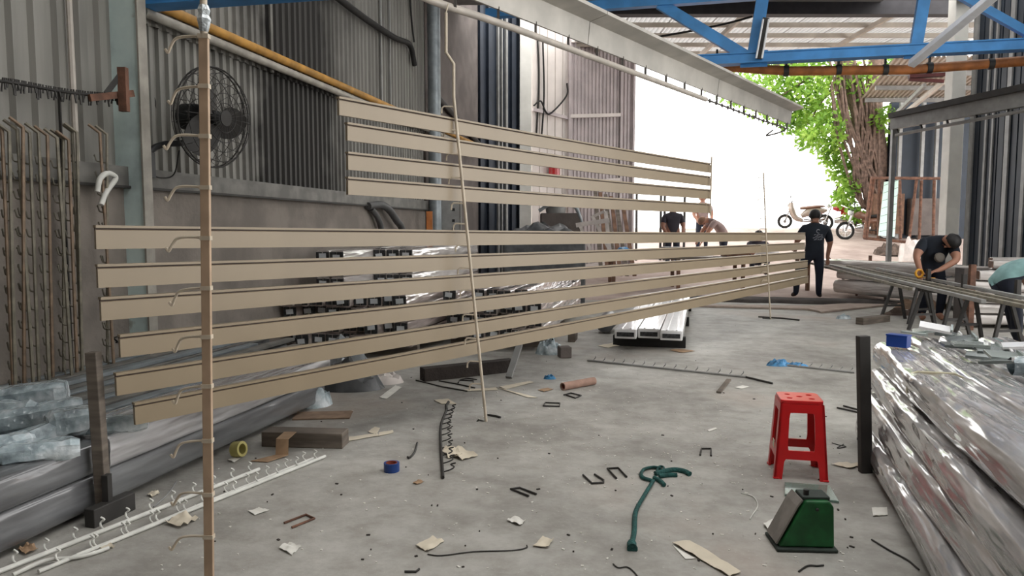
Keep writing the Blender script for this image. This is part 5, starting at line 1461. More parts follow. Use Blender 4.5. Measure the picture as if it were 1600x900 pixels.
x = MB(); x.lathe([(0.06, -0.04), (0.08, 0.0), (0.07, 0.03), (0.04, 0.045)], pB_ + V((-0.02, -0.19, 0.98)), (0, -1, 0.2), 14); x.build('waist_pouch', 'pouch_grey', rB, smooth=40)
x = MB(); q = pB_ + V((0.17, -0.05, 0.66)); x.beam(q, q + V((0.1, 0, 0.03)), 0.01, 0.018); x.build('trouser_mark', 'print_grey', rB)
tp = thing('tape_measure', 'yellow round tape measure held over the profiles', 'tape measure', pB_ + V((-0.42, -0.36, 0.69)))
c = pB_ + V((-0.42, -0.38, 0.75))
x = MB(); x.ring(c, (0.1, -1, 0.1), 0.055, 0.018, 20, 8); x.build('case', 'yellow_plastic', tp, smooth=60)
x = MB(); x.beam(c + V((0.02, 0, -0.06)), c + V((0.22, -0.03, -0.065)), 0.025, 0.012); x.build('handle', 'yellow_plastic', tp)

# C: man in pale teal shirt bending at the right edge
pC_ = V((5.98, 8.85, 0.0))
JC = dict(pelvis=(-0.02, 0.1, 0.86), chest=(0.28, -0.02, 1.02), neck=(0.48, -0.06, 1.03), head=(0.58, -0.08, 0.98),
          shL=(0.30, -0.18, 0.98), elL=(0.36, -0.28, 0.72), wrL=(0.50, -0.30, 0.55), shR=(0.32, 0.16, 1.0), elR=(0.40, 0.24, 0.74), wrR=(0.56, 0.2, 0.58),
          hpL=(-0.04, -0.02, 0.80), knL=(0.08, -0.06, 0.44), anL=(0.12, -0.04, 0.08), toL=(0.26, -0.06, 0.035), hpR=(-0.02, 0.18, 0.80), knR=(0.16, 0.16, 0.44), anR=(0.26, 0.18, 0.08), toR=(0.40, 0.16, 0.035))
rC, bC = person('man in pale teal shirt bending at the right picture edge', pC_, JC, dict(shirt='shirt_teal', trouser='trouser_navy', skin='skin', shoe='shoe_brown'), head_dir=(0.4, -0.1, -1))

def yard_at(px, d):
    x_ = (px - 800) / FPX * d
    return V((x_, d, yard_z(x_, d)))
# D: dark figure standing behind the upper slat ends
STAND = dict(pelvis=(0, 0, 0.90), chest=(0, 0, 1.30), neck=(0, 0, 1.46), head=(0, 0.02, 1.60), shL=(-0.2, 0, 1.38), elL=(-0.27, -0.06, 1.1), wrL=(-0.2, -0.2, 0.95), shR=(0.2, 0, 1.38), elR=(0.27, -0.06, 1.1), wrR=(0.22, -0.22, 0.95),
             hpL=(-0.1, 0, 0.84), knL=(-0.11, -0.02, 0.46), anL=(-0.12, 0.0, 0.08), toL=(-0.13, -0.13, 0.04), hpR=(0.1, 0, 0.84), knR=(0.11, -0.02, 0.46), anR=(0.12, 0, 0.08), toR=(0.13, -0.13, 0.04))
D_ = dict(STAND)
person('person in black standing in the yard behind the upper slats', yard_at(1050, 19.0), D_, dict(shirt='shirt_black', trouser='trouser_navy', skin='skin_dark', shoe='shoe_brown'), head_dir=(0, -1, -0.3), sub=1)
# E: man in grey bending to the left
E_ = dict(pelvis=(0.22, 0.0, 0.92), chest=(-0.04, 0.0, 1.19), neck=(-0.24, 0.0, 1.25), head=(-0.36, 0.0, 1.22), shL=(-0.10, -0.18, 1.2), elL=(-0.28, -0.2, 0.95), wrL=(-0.4, -0.15, 0.72), shR=(-0.10, 0.18, 1.2), elR=(-0.32, 0.2, 0.98), wrR=(-0.45, 0.12, 0.75),
          hpL=(0.2, -0.1, 0.85), knL=(0.14, -0.12, 0.46), anL=(0.18, -0.12, 0.08), toL=(0.04, -0.13, 0.04), hpR=(0.2, 0.1, 0.85), knR=(0.2, 0.12, 0.46), anR=(0.24, 0.12, 0.08), toR=(0.10, 0.13, 0.04))
person('man in grey brown top bending leftwards in the bright yard', yard_at(1119, 19.5), E_, dict(shirt='shirt_grey', trouser='trouser_navy', skin='skin', shoe='shoe_brown'), head_dir=(-0.6, -0.2, -0.8), sub=2, cap='wood_brown')
# G: worker with a pale cap behind E
person('worker with a pale cap half hidden behind the bending man', yard_at(1096, 22.0), STAND, dict(shirt='shirt_grey', trouser='trouser_navy', skin='skin', shoe='shoe_brown'), head_dir=(-0.5, -0.8, -0.3), sub=1, cap='pouch_grey')
# F: crouching person, only the head above the slats
F_ = dict(pelvis=(0, 0, 0.35), chest=(0, -0.14, 0.70), neck=(0, -0.2, 0.84), head=(0, -0.22, 0.97), shL=(-0.2, -0.14, 0.78), elL=(-0.26, -0.36, 0.6), wrL=(-0.15, -0.52, 0.5), shR=(0.2, -0.14, 0.78), elR=(0.26, -0.36, 0.6), wrR=(0.15, -0.52, 0.5),
          hpL=(-0.1, -0.02, 0.33), knL=(-0.18, -0.42, 0.5), anL=(-0.17, -0.22, 0.08), toL=(-0.18, -0.36, 0.04), hpR=(0.1, -0.02, 0.33), knR=(0.18, -0.42, 0.5), anR=(0.17, -0.22, 0.08), toR=(0.18, -0.36, 0.04))
pF = yard_at(1180, 18.2)
person('person crouching on a stool in the yard, only head above slats', pF + V((0, 0, 0.0)), F_, dict(shirt='shirt_black', trouser='trouser_navy', skin='skin_dark', shoe='shoe_brown'), head_dir=(0, -1, -0.6), sub=1)
# ================================================================== OUTDOORS
# ------------------------------------------------------------------ tree
tb = yard_at(1372, 25.5)
tree = thing('leaning_tree', 'leafy tree with aerial roots leaning over the yard', 'tree', tb)
rng = random.Random(3)
def limb(nm, pts, r0, r1, m='bark', seg=9):
    P = smoothpts(pts, 6); n = len(P)
    x = MB(); x.tube(P, [r0 + (r1 - r0) * i / (n - 1) + 0.02 * r0 * math.sin(i * 1.7) for i in range(n)], seg); return x.build(nm, m, tree, smooth=60)
T = lambda px, py, d=25.5: at(px, py, d)
limb('trunk', [tb - V((0, 0, 0.2)), T(1368, 290, 24.9), T(1354, 230, 24.8), T(1344, 170, 24.8), T(1326, 110, 24.8), T(1300, 50, 24.8)], 0.36, 0.30)
limb('trunk', [tb + V((0.25, 0.1, -0.2)), T(1375, 260, 24.9), T(1368, 200, 24.9), T(1366, 140, 24.9), T(1372, 60, 24.9)], 0.30, 0.24)
for k in range(26):
    a = rng.uniform(0, 1); px = 1305 + 70 * a; y0 = rng.uniform(90, 150)
    limb('aerial_root', [T(px - 10, y0, 24.4 + rng.uniform(-.4, .4)), T(px + rng.uniform(-6, 6), y0 + 70, 24.4), T(1352 + rng.uniform(-18, 20), 250 + rng.uniform(0, 60), 24.4), T(1368 + rng.uniform(-8, 10), 335, 24.6)], 0.035, 0.05, seg=6)
for pts in (((1318, 110), (1270, 120), (1220, 150)), ((1325, 125), (1290, 150), (1262, 195)), ((1345, 180), (1310, 210), (1290, 250)), ((1300, 75), (1230, 100), (1140, 110)), ((1352, 230), (1320, 270), (1305, 300)), ((1318, 110), (1340, 80), (1400, 60))):
    limb('branch', [T(px, py, 25.2) for px, py in pts], 0.09, 0.02)
# leaves: thousands of small blades on clumps
clumps = []
for (px, py, r, n) in ((1120, 118, 0.55, 90), (1150, 135, 0.6, 110), (1180, 150, 0.6, 110), (1210, 130, 0.8, 160), (1240, 150, 0.8, 200), (1215, 165, 0.6, 140), (1270, 130, 0.9, 220), (1300, 150, 0.9, 240), (1265, 185, 0.75, 220), (1290, 205, 0.7, 220), (1235, 185, 0.5, 130), (1310, 190, 0.7, 180),
                       (1300, 235, 0.55, 180), (1318, 262, 0.55, 200), (1326, 290, 0.35, 90), (1334, 332, 0.3, 70), (1350, 130, 0.6, 60), (1385, 185, 0.45, 90), (1390, 215, 0.4, 70), (1330, 110, 0.7, 90), (1385, 120, 0.7, 120), (1262, 215, 0.4, 90), (1180, 118, 0.7, 120), (1318, 308, 0.35, 90), (1260, 105, 0.9, 180), (1400, 90, 0.8, 160), (1220, 100, 0.8, 130)):
    clumps.append((T(px, py, 25.0 + rng.uniform(-0.9, 0.7)), r, n))
x = MB()
for c, r, n in clumps:
    for i in range(int(n * 2.0)):
        while True:
            d = V((rng.uniform(-1, 1), rng.uniform(-1, 1), rng.uniform(-1, 1)))
            if d.length < 1: break
        p = c + d * r; L_ = rng.uniform(0.13, 0.26)
        u = V((rng.uniform(-1, 1), rng.uniform(-1, 1), rng.uniform(-1, 0.2))).normalized(); s_ = u.cross(V((rng.uniform(-1, 1), rng.uniform(-1, 1), rng.uniform(-1, 1)))).normalized()
        nrm = u.cross(s_)
        x.add([p, p + u * L_ * 0.5 + s_ * L_ * 0.26 + nrm * 0.015, p + u * L_, p + u * L_ * 0.5 - s_ * L_ * 0.26 + nrm * 0.015], [(0, 1, 2), (0, 2, 3)])
tag(x.build('foliage', 'leaves', tree), kind='stuff')

# ------------------------------------------------------------------ motorbikes
def wheel(root, c, R, axis, m='moto_brown'):
    x = MB(); x.ring(c, axis, R - 0.035, 0.04, 28, 8); w = x.build('wheel', 'black_rubber', root, smooth=60)
    x = MB(); x.ring(c, axis, R - 0.085, 0.014, 24, 6); x.build('rim', 'chrome', w, smooth=60)
    x = MB(); a = V(axis).normalized(); u = V((0, 0, 1)); s_ = a.cross(u)
    for k in range(10):
        t = 2 * PI * k / 10; x.beam(c, c + (u * math.cos(t) + s_ * math.sin(t)) * (R - 0.09), 0.012, 0.012)
    x.build('spokes', 'chrome', w)
    x = MB(); x.lathe([(0.05, -0.06), (0.06, 0), (0.05, 0.06)], c, a, 12); x.build('hub', 'chrome', w, smooth=40)
def moto(label, loc, yaw, body, seatm, scooter=False, grp=None):
    rt = thing('motorcycle', label, 'motorcycle', loc, grp)
    R = Matrix.Rotation(yaw, 3, 'Z'); L0 = V(loc)
    P = lambda x_, y_, z_: L0 + R @ V((x_, y_, z_))       # +x forward
    ay = R @ V((0, 1, 0)); Rw = 0.26 if scooter else 0.29; wb = 1.22
    wheel(rt, P(-wb / 2, 0, Rw), Rw, ay); wheel(rt, P(wb / 2, 0, Rw), Rw, ay)
    for s_ in (-0.07, 0.07):
        x = MB(); x.tube([P(wb / 2, s_, Rw), P(wb / 2 - 0.16, s_, 0.72), P(wb / 2 - 0.22, s_, 0.92)], 0.022, 8); x.build('fork', 'chrome', rt, smooth=40)
        x = MB(); x.tube([P(-wb / 2, s_, Rw), P(-wb / 2 + 0.08, s_, 0.62)], 0.025, 8); x.build('shock', 'chrome', rt, smooth=40)
        x = MB(); x.tube([P(-wb / 2, s_, Rw), P(-0.05, s_, 0.32)], 0.022, 6); x.build('swingarm', 'dark_steel', rt)
    x = MB(); x.tube(smoothpts([P(wb / 2 - 0.24, 0.34, 1.0), P(wb / 2 - 0.22, 0.18, 0.98), P(wb / 2 - 0.2, 0, 0.93), P(wb / 2 - 0.22, -0.18, 0.98), P(wb / 2 - 0.24, -0.34, 1.0)], 5), 0.015, 8); x.build('handlebar', 'black', rt, smooth=40)
    for s_ in (-1, 1):
        x = MB(); x.tube([P(wb / 2 - 0.22, 0.22 * s_, 0.98), P(wb / 2 - 0.2, 0.28 * s_, 1.14)], 0.007, 6); m_ = x.build('mirror', 'black', rt)
        x = MB(); x.lathe([(0.02, -0.01), (0.055, 0), (0.05, 0.02)], P(wb / 2 - 0.2, 0.28 * s_, 1.17), R @ V((1, 0, 0)), 12); x.build('mirror_head', 'black', m_, smooth=40)
    x = MB(); x.lathe([(0.05, -0.06), (0.085, 0.0), (0.08, 0.04), (0.03, 0.06)], P(wb / 2 - 0.12, 0, 0.88), R @ V((1, 0, -0.1)), 14); x.build('headlight', 'tube_glass', rt, smooth=40)
    # body
    def shell(nm, pts, wid, m, p_=1.0):
        x = MB(); ring = 10; vs, fs = [], []
        Q = smoothpts([V(q[:3]) for q in pts], 4); rr = [q[3] for q in pts]; n = len(Q)
        for i, q in enumerate(Q):
            f_ = i / (n - 1) * (len(rr) - 1); k = min(int(f_), len(rr) - 2); r_ = rr[k] + (rr[k + 1] - rr[k]) * (f_ - k)
            tx = (Q[min(i + 1, n - 1)] - Q[max(i - 1, 0)]).normalized(); up_ = V((0, 1, 0)).cross(tx).normalized()
            for j in range(ring):
                a = 2 * PI * j / ring; vs.append(L0 + R @ (q + V((0, 1, 0)) * math.cos(a) * wid * (r_ / max(rr)) + up_ * math.sin(a) * r_))
        for i in range(n - 1):
            for j in range(ring): l = (j + 1) % ring; fs.append((i * ring + j, i * ring + l, (i + 1) * ring + l, (i + 1) * ring + j))
        fs += [tuple(range(ring)), tuple((n - 1) * ring + j for j in range(ring))]
        x.add(vs, fs); return x.build(nm, m, rt, smooth=50)
    if scooter:
        shell('leg_shield', [(wb / 2 - 0.2, 0, 0.95, 0.08), (wb / 2 - 0.22, 0, 0.7, 0.12), (wb / 2 - 0.36, 0, 0.4, 0.10), (0.0, 0, 0.28, 0.07)], 0.18, body)
        shell('tail_body', [(0.05, 0, 0.45, 0.08), (-0.2, 0, 0.58, 0.16), (-0.55, 0, 0.62, 0.15), (-0.82, 0, 0.66, 0.05)], 0.16, body)
        shell('seat', [(0.1, 0, 0.74, 0.05), (-0.2, 0, 0.76, 0.07), (-0.55, 0, 0.80, 0.06), (-0.75, 0, 0.80, 0.03)], 0.14, seatm)
    else:
        shell('fuel_tank', [(wb / 2 - 0.25, 0, 0.80, 0.06), (0.2, 0, 0.80, 0.13), (-0.05, 0, 0.74, 0.08)], 0.14, body)
        shell('engine', [(0.3, 0, 0.36, 0.09), (0.08, 0, 0.38, 0.15), (-0.15, 0, 0.38, 0.10)], 0.14, 'chrome')
        shell('seat', [(0.08, 0, 0.76, 0.04), (-0.25, 0, 0.76, 0.06), (-0.6, 0, 0.82, 0.06), (-0.8, 0, 0.84, 0.03)], 0.12, seatm)
        shell('side_cover', [(0.1, 0, 0.62, 0.06), (-0.2, 0, 0.62, 0.10), (-0.55, 0, 0.68, 0.06)], 0.11, body)
    for cx, m in ((wb / 2, body), (-wb / 2, body)):
        x = MB(); rows = []
        for i in range(9):
            a = math.radians(20 + 140 * i / 8); rows.append([P(cx + math.cos(a) * (Rw + 0.04), s_, Rw + math.sin(a) * (Rw + 0.04)) for s_ in (-0.06, 0, 0.06)])
        x.grid(rows, thick=(0, 0, 0.008)); x.build('mudguard', m, rt, smooth=50)
    x = MB(); x.tube(smoothpts([P(0.15, -0.12, 0.3), P(-0.2, -0.15, 0.24), P(-0.5, -0.16, 0.28), P(-0.9, -0.17, 0.36)], 5), [0.025] * 8 + [0.045] * 8, 10); x.build('exhaust', 'moto_brown', rt, smooth=40)
    x = MB(); x.tube([P(0, 0.1, 0.3), P(0.02, 0.28, 0.0)], 0.012, 6); x.build('side_stand', 'dark_steel', rt)
    return rt
moto('white scooter parked in the bright yard left of the red motorcycle', yard_at(1252, 27.2), 2.85, 'moto_white', 'moto_brown', True, 'parked motorcycles')
moto('red motorcycle parked in the yard between the scooter and the tree', yard_at(1316, 25.8), 2.75, 'moto_red', 'black', False, 'parked motorcycles')
moto('brown motorcycle parked nearest to the tree trunk', yard_at(1350, 24.2), 2.95, 'moto_brown', 'black', False, 'parked motorcycles')
# ================================================================== FLOOR ITEMS
# ------------------------------------------------------------------ red stool
sA, sB = G(1212, 748), G(1299, 754); sC = G(1195, 723)
ctr = (sB + sC) / 2; ctr = V((ctr.x, ctr.y, 0)); yaw = math.atan2((sB - sA).y, (sB - sA).x)
wb_, wt_, hs = (sB - sA).length / 2 * 0.98, (sB - sA).length / 2 * 0.78, 0.45
stool = thing('plastic_stool', 'red plastic stool with slotted seat standing on the floor', 'stool', ctr); stool.rotation_euler = (0, 0, yaw)
def plate2d(outer, holes, fmap, thick):
    bm = bmesh.new()
    for loop in [outer] + holes:
        vs = [bm.verts.new((p[0], p[1], 0)) for p in loop]
        for i in range(len(vs)): bm.edges.new((vs[i], vs[(i + 1) % len(vs)]))
    bmesh.ops.triangle_fill(bm, use_beauty=True, edges=bm.edges[:])
    bm.verts.index_update()
    fr = [v.co.copy() for v in bm.verts]; fs = [tuple(v.index for v in f.verts) for f in bm.faces]
    x = MB(); n = len(fr)
    x.add([fmap(p.x, p.y, 0) for p in fr] + [fmap(p.x, p.y, thick) for p in fr], fs + [tuple(n + i for i in f)[::-1] for f in fs])
    b = 0
    for loop in [outer] + holes:
        k = len(loop); x.f += [(b + i, b + (i + 1) % k, n + b + (i + 1) % k, n + b + i) for i in range(k)]; b += k
    bm.free(); return x
def rrect(x0, y0, x1, y1, r, n=4):
    o = []
    for cx, cy, a0 in ((x1 - r, y1 - r, 0), (x0 + r, y1 - r, PI / 2), (x0 + r, y0 + r, PI), (x1 - r, y0 + r, 1.5 * PI)):
        for k in range(n + 1): a = a0 + k / n * PI / 2; o.append((cx + r * math.cos(a), cy + r * math.sin(a)))
    return o
hz = lambda z: wb_ + (wt_ - wb_) * z / hs
outer = [(-1, 0), (-0.70, 0), (-0.66, 0.10), (-0.60, 0.115), (0.60, 0.115), (0.66, 0.10), (0.70, 0), (1, 0), (1, hs - 0.02), (-1, hs - 0.02)]
win = [(x_, z_) for x_, z_ in rrect(-0.55, 0.165, 0.55, hs - 0.07, 0.05)]
for k in range(4):
    Rk = Matrix.Rotation(k * PI / 2, 3, 'Z')
    fm = lambda u, z, t, Rk=Rk: Rk @ V((u * hz(z), -hz(z) + t, z))
    plate2d(outer, [win], fm, 0.012).build('side_panel', 'red_plastic', stool, local=True, smooth=30)
    x = MB(); c = Rk @ V((-wb_ + 0.012, -wb_ + 0.012, 0.005)); x.box(c, (0.032, 0.032, 0.010)); x.build('foot_pad', 'red_plastic', stool, local=True, bevel=0.004)
holes = [[(cx + 0.016 * math.cos(2 * PI * i / 8), cy + 0.016 * math.sin(2 * PI * i / 8)) for i in range(8)][::-1] for cx, cy in ((0, 0), (-0.06, -0.05), (0.06, -0.05), (-0.06, 0.05), (0.06, 0.05))]
plate2d(rrect(-wt_, -wt_, wt_, wt_, 0.03), holes, lambda u, v, t: V((u, v, hs - 0.02 + t)), 0.02).build('seat', 'red_plastic', stool, local=True, bevel=0.004)
x = MB(); x.box((0, 0, hs - 0.028), (wt_ * 1.9, wt_ * 1.9, 0.004)); x.build('seat_rib', 'red_plastic', stool, local=True)
x = MB(); fmx = wb_ + (wt_ - wb_) * 0.45; x.box((-fmx - 0.012, -0.08, 0.19), (0.003, 0.06, 0.045)); x.build('sticker', 'paper', stool, local=True)

# ------------------------------------------------------------------ green scale housing
gb = G(1262, 862); gs = thing('green_housing', 'green metal wedge housing with slanted grey face on flat base', 'housing', (gb.x, gb.y + 0.08, 0)); gs.rotation_euler = (0, 0, -0.05)
x = MB(); x.box((0, 0, 0.008), (0.265, 0.19, 0.016)); x.build('base_plate', 'green_dark', gs, local=True, bevel=0.006)
side = [(-0.118, 0.016), (0.122, 0.016), (0.114, 0.20), (0.095, 0.225), (-0.005, 0.225), (-0.03, 0.19), (-0.075, 0.10)]
x = MB(); x.prism([(a, -0.075, z) for a, z in side], (0, 0.15, 0)); x.build('body', 'green_cast', gs, local=True, bevel=0.008)
sl = [(-0.120, 0.022), (-0.078, 0.105), (-0.034, 0.192), (-0.012, 0.222)]
x = MB(); rows = [[V((a - 0.006, y, z + 0.004)) for y in (-0.07, -0.035, 0, 0.035, 0.07)] for a, z in sl]; x.grid(rows, thick=(-0.006, 0, 0.004)); x.build('slanted_face', 'scale_face', gs, local=True)
x = MB(); x.lathe([(0.058, 0), (0.058, 0.006), (0.052, 0.008)], (-0.078, 0, 0.108), (-0.9, 0, 0.45), 22); x.build('dial_rim', 'scale_face', gs, local=True, smooth=40)
x = MB(); x.box((0.045, 0, 0.228), (0.12, 0.10, 0.018)); x.build('top_plate', 'green_dark', gs, local=True, bevel=0.005)
x = MB(); x.lathe([(0.012, 0), (0.012, 0.03)], (0.01, -0.02, 0.23), (0, 0, 1), 10); x.build('spindle', 'dark_steel', gs, local=True)
x = MB(); x.lathe([(0.008, 0), (0.006, 0.008)], (0.04, -0.076, 0.19), (0, -1, 0), 8); x.build('screw', 'dark_steel', gs, local=True)
# glass plate
q = [G(1226, 776), G(1226, 757), G(1296, 762), G(1311, 787)]
x = MB(); x.prism([p + V((0, 0, 0.002)) for p in q], (0, 0, 0.012)); tag(x.build('glass_plate', 'glass_green', bevel=0.002), 'greenish glass plate lying between red stool and green housing', 'glass')

# ------------------------------------------------------------------ tape roll, tube, strap
c = G(610, 740); tpr = thing('tape_roll', 'blue adhesive tape roll standing flat on the floor', 'tape roll', c)
x = MB(); n = 28; prof = [(0.034, 0), (0.046, 0), (0.046, 0.05), (0.034, 0.05)]; x.lathe(prof + [prof[0]], c + V((0, 0.045, 0.001)), (0, 0, 1), n, cap=False); x.build('tape', 'tape_blue', tpr, smooth=40)
x = MB(); prof = [(0.029, 0), (0.0335, 0), (0.0335, 0.051), (0.029, 0.051)]; x.lathe(prof + [prof[0]], c + V((0, 0.045, 0.001)), (0, 0, 1), n, cap=False); x.build('core', 'tube_core', tpr, smooth=40)
c = G(370, 716); tpr = thing('tape_roll', 'pale yellow tape roll at the foot of the left pile', 'tape roll', c)
x = MB(); prof = [(0.032, 0), (0.048, 0), (0.048, 0.06), (0.032, 0.06)]; x.lathe(prof + [prof[0]], c + V((-0.02, 0.02, 0.05)), (0.9, -0.3, 0.15), 24, cap=False); x.build('tape', 'tape_yellow', tpr, smooth=40)
a, b = G(879, 604, 0.035), G(928, 595, 0.035); ct = thing('cardboard_tube', 'brown cardboard tube lying on the floor near the slats', 'tube', (a + b) / 2 - V((0, 0, 0.035)))
u = (b - a).normalized(); Lt = (b - a).length
x = MB(); prof = [(0.026, 0), (0.035, 0), (0.035, Lt), (0.026, Lt)]; x.lathe(prof + [prof[0]], a, u, 24, cap=False); x.build('wall', 'tube_brown', ct, smooth=40)
x = MB(); x.lathe([(0.0255, 0.02), (0.0255, Lt - 0.02)], a, u, 20, cap=False); x.build('inner_core', 'tube_core', ct, smooth=40)
gst = thing('green_strap', 'dark green cloth strap knotted and trailing on the floor', 'strap', G(1010, 760))
S = lambda px, py, z=0.012: G(px, py, z)
for nm, pts, r in (('tail', [(1020, 752), (1006, 775), (993, 800), (991, 830), (987, 850)], 0.014), ('loop', [(1022, 752), (1003, 745), (1005, 734), (1020, 730), (1033, 732)], 0.012), ('band', [(1024, 740), (1050, 734), (1068, 736), (1078, 741)], 0.016), ('band', [(1030, 744), (1045, 742), (1058, 742)], 0.014), ('loose_end', [(1022, 746), (1032, 752), (1038, 758)], 0.013), ('knot_loop', [(1026, 736), (1030, 729), (1037, 730), (1036, 735)], 0.008)):
    x = MB(); x.tube(smoothpts([S(*p) for p in pts], 6), r, 8, flat=0.75); x.build(nm, 'strap_green', gst, smooth=60)
x = MB(); e = S(987, 850); x.lathe([(0.016, -0.02), (0.022, 0.0), (0.02, 0.035), (0.024, 0.05)], e, (-0.1, -1, 0), 12); x.build('end_tuft', 'strap_green', gst, smooth=50)

# ------------------------------------------------------------------ U clips, wires, sticks
def wire(name, label, cat, pts, r, m, z=None, group=None, sm=False):
    z = r + 0.001 if z is None else z
    P = [G(*p, z) for p in pts]; P = smoothpts(P, 5) if sm else P
    x = MB(); x.tube(P, r, 7); return tag(x.build(name, m, smooth=50), label, cat, group)
for pts, lab, m in (
    ([(826, 775), (798, 764), (812, 762), (838, 772)], 'dark U-shaped steel clip alone at floor centre', 'rod_dark'),
    ([(911, 742), (925, 755), (943, 754), (943, 750), (929, 741)], 'dark U clip opening upward, left of the green strap', 'rod_dark'),
    ([(963, 747), (949, 732), (966, 731), (979, 745)], 'dark U clip opening downward, right beside its twin', 'rod_dark'),
    ([(444, 817), (478, 804), (491, 810), (456, 824)], 'rusty U clip lying near the white hook rods', 'rust'),
    ([(849, 634), (852, 629), (875, 630), (874, 635), (849, 634)], 'small dark rectangular clip left below the cardboard tube', 'rod_dark'),
    ([(881, 617), (892, 614), (908, 618), (899, 622), (884, 617)], 'small dark bent clip right under the cardboard tube', 'rod_dark'),
    ([(1094, 711), (1096, 701), (1111, 701), (1111, 712)], 'small dark staple clip left of the red stool', 'rod_dark'),
    ([(716, 598), (718, 594), (740, 595), (739, 599)], 'small dark clip near the foot of the cream rod', 'rod_dark'),
    ([(720, 593), (730, 591), (745, 593)], 'tiny dark clip piece above the small clip', 'rod_dark')):
    wire('wire_clip', lab, 'clip', pts, 0.006, m, group='bent steel clips on the floor')
for pts, lab, r, m, sm in (
    ([(652, 692), (648, 706), (640, 715), (637, 714)], 'short dark bent rod with hooked foot right of the tape roll', 0.007, 'rod_dark', True),
    ([(632, 893), (650, 893), (655, 889)], 'tiny dark wire near the bottom edge', 0.005, 'rod_dark', False),
    ([(668, 866), (690, 868), (740, 862), (800, 860), (822, 856), (823, 852)], 'long thin grey wire across the lower centre floor', 0.003, 'rod_dark', True),
    ([(958, 881), (966, 887), (980, 886), (990, 893), (998, 903)], 'curly dark wire at the bottom right of centre', 0.003, 'rod_dark', True),
    ([(1158, 770), (1177, 776), (1184, 790), (1176, 804), (1172, 811)], 'thin pale curved wire left of the green housing', 0.003, 'rod_white', True),
    ([(1248, 893), (1262, 884), (1277, 884), (1287, 883)], 'dark curved wire below the green housing', 0.004, 'rod_dark', True),
    ([(1362, 843), (1390, 860), (1418, 875), (1436, 890)], 'thin dark wire by the lower right bundles', 0.004, 'rod_dark', True),
    ([(1308, 637), (1326, 641), (1340, 644)], 'dark steel bar end poking left from the dark stake', 0.007, 'rod_dark', False),
    ([(1318, 634), (1340, 640)], 'second dark bar end beside the dark stake', 0.007, 'rod_dark', False),
    ([(1300, 692), (1310, 695), (1322, 698), (1308, 700), (1318, 694)], 'small dark wire tangle right of the stool', 0.003, 'rod_dark', True),
    ([(650, 594), (690, 604), (730, 611)], 'long dark strip near the cream rod foot, lower', 0.006, 'rod_dark', False),
    ([(686, 595), (715, 600), (742, 606)], 'shorter dark strip near the cream rod foot, upper', 0.006, 'rod_dark', False),
    ([(762, 648), (775, 650), (782, 652)], 'short dark bolt right of the cream rod foot', 0.008, 'rod_dark', False),
    ([(240, 792), (262, 772), (276, 752)], 'thin grey bent wire beside the left stake foot', 0.004, 'strip_light', True),
    ([(1185, 495), (1220, 497), (1249, 500)], 'thin dark hook bar on floor near the far rod foot', 0.012, 'rod_dark', False)):
    wire('loose_wire', lab, 'wire', pts, r, m, sm=sm, group='loose wires and bars on the floor')
floor_rod('black toothed hook rod lying upright in view right of the tape roll', (692, 746), (698, 640), 11, 'rod_dark', 0.010, hl=0.085, side=-1, mid=[(689, 700), (689, 665)])
x = MB(); x.tube([G(698, 640, 0.012), G(697, 634, 0.012), G(701, 628, 0.03)], 0.011, 8); tag(x.build('rod_tip', 'rod_dark', smooth=40), 'bent tip beyond the black toothed rod', 'rod')
floor_rod('long thin grey hook rod lying across the middle floor', (918, 563), (1165, 589), 15, 'strip_light', 0.010, hl=0.03, side=1)
wire('rod_tail', 'dark bent tail at the right end of the long grey rod', 'rod', [(1165, 589), (1178, 592), (1207, 599)], 0.010, 'rod_dark')
floor_rod('hook rod lying behind the stool with a blue bag on it', (1225, 570), (1335, 582), 7, 'strip_light', 0.009, hl=0.04, side=1)
heap('blue_plastic_bag', 'crumpled blue plastic bag on the hook rod behind the stool', 'bag', G(1217, 571), 0.13, 0.07, 0.05, 'blue_bag', 0.5, 41, 12)
heap('blue_plastic_bag', 'smaller blue plastic scrap beside the crumpled blue bag', 'bag', G(1245, 572), 0.12, 0.05, 0.03, 'blue_bag', 0.5, 43, 10)
heap('blue_scrap', 'tiny blue plastic scrap above the cardboard tube', 'scrap', G(859, 592), 0.06, 0.03, 0.03, 'blue_bag', 0.5, 44, 8)
x = MB(); x.beam(G(1123, 613, 0.01), G(1139, 593, 0.01), 0.04, 0.015); tag(x.build('wood_stick', 'wood_grey'), 'short wooden stick lying below the long grey rod', 'stick')

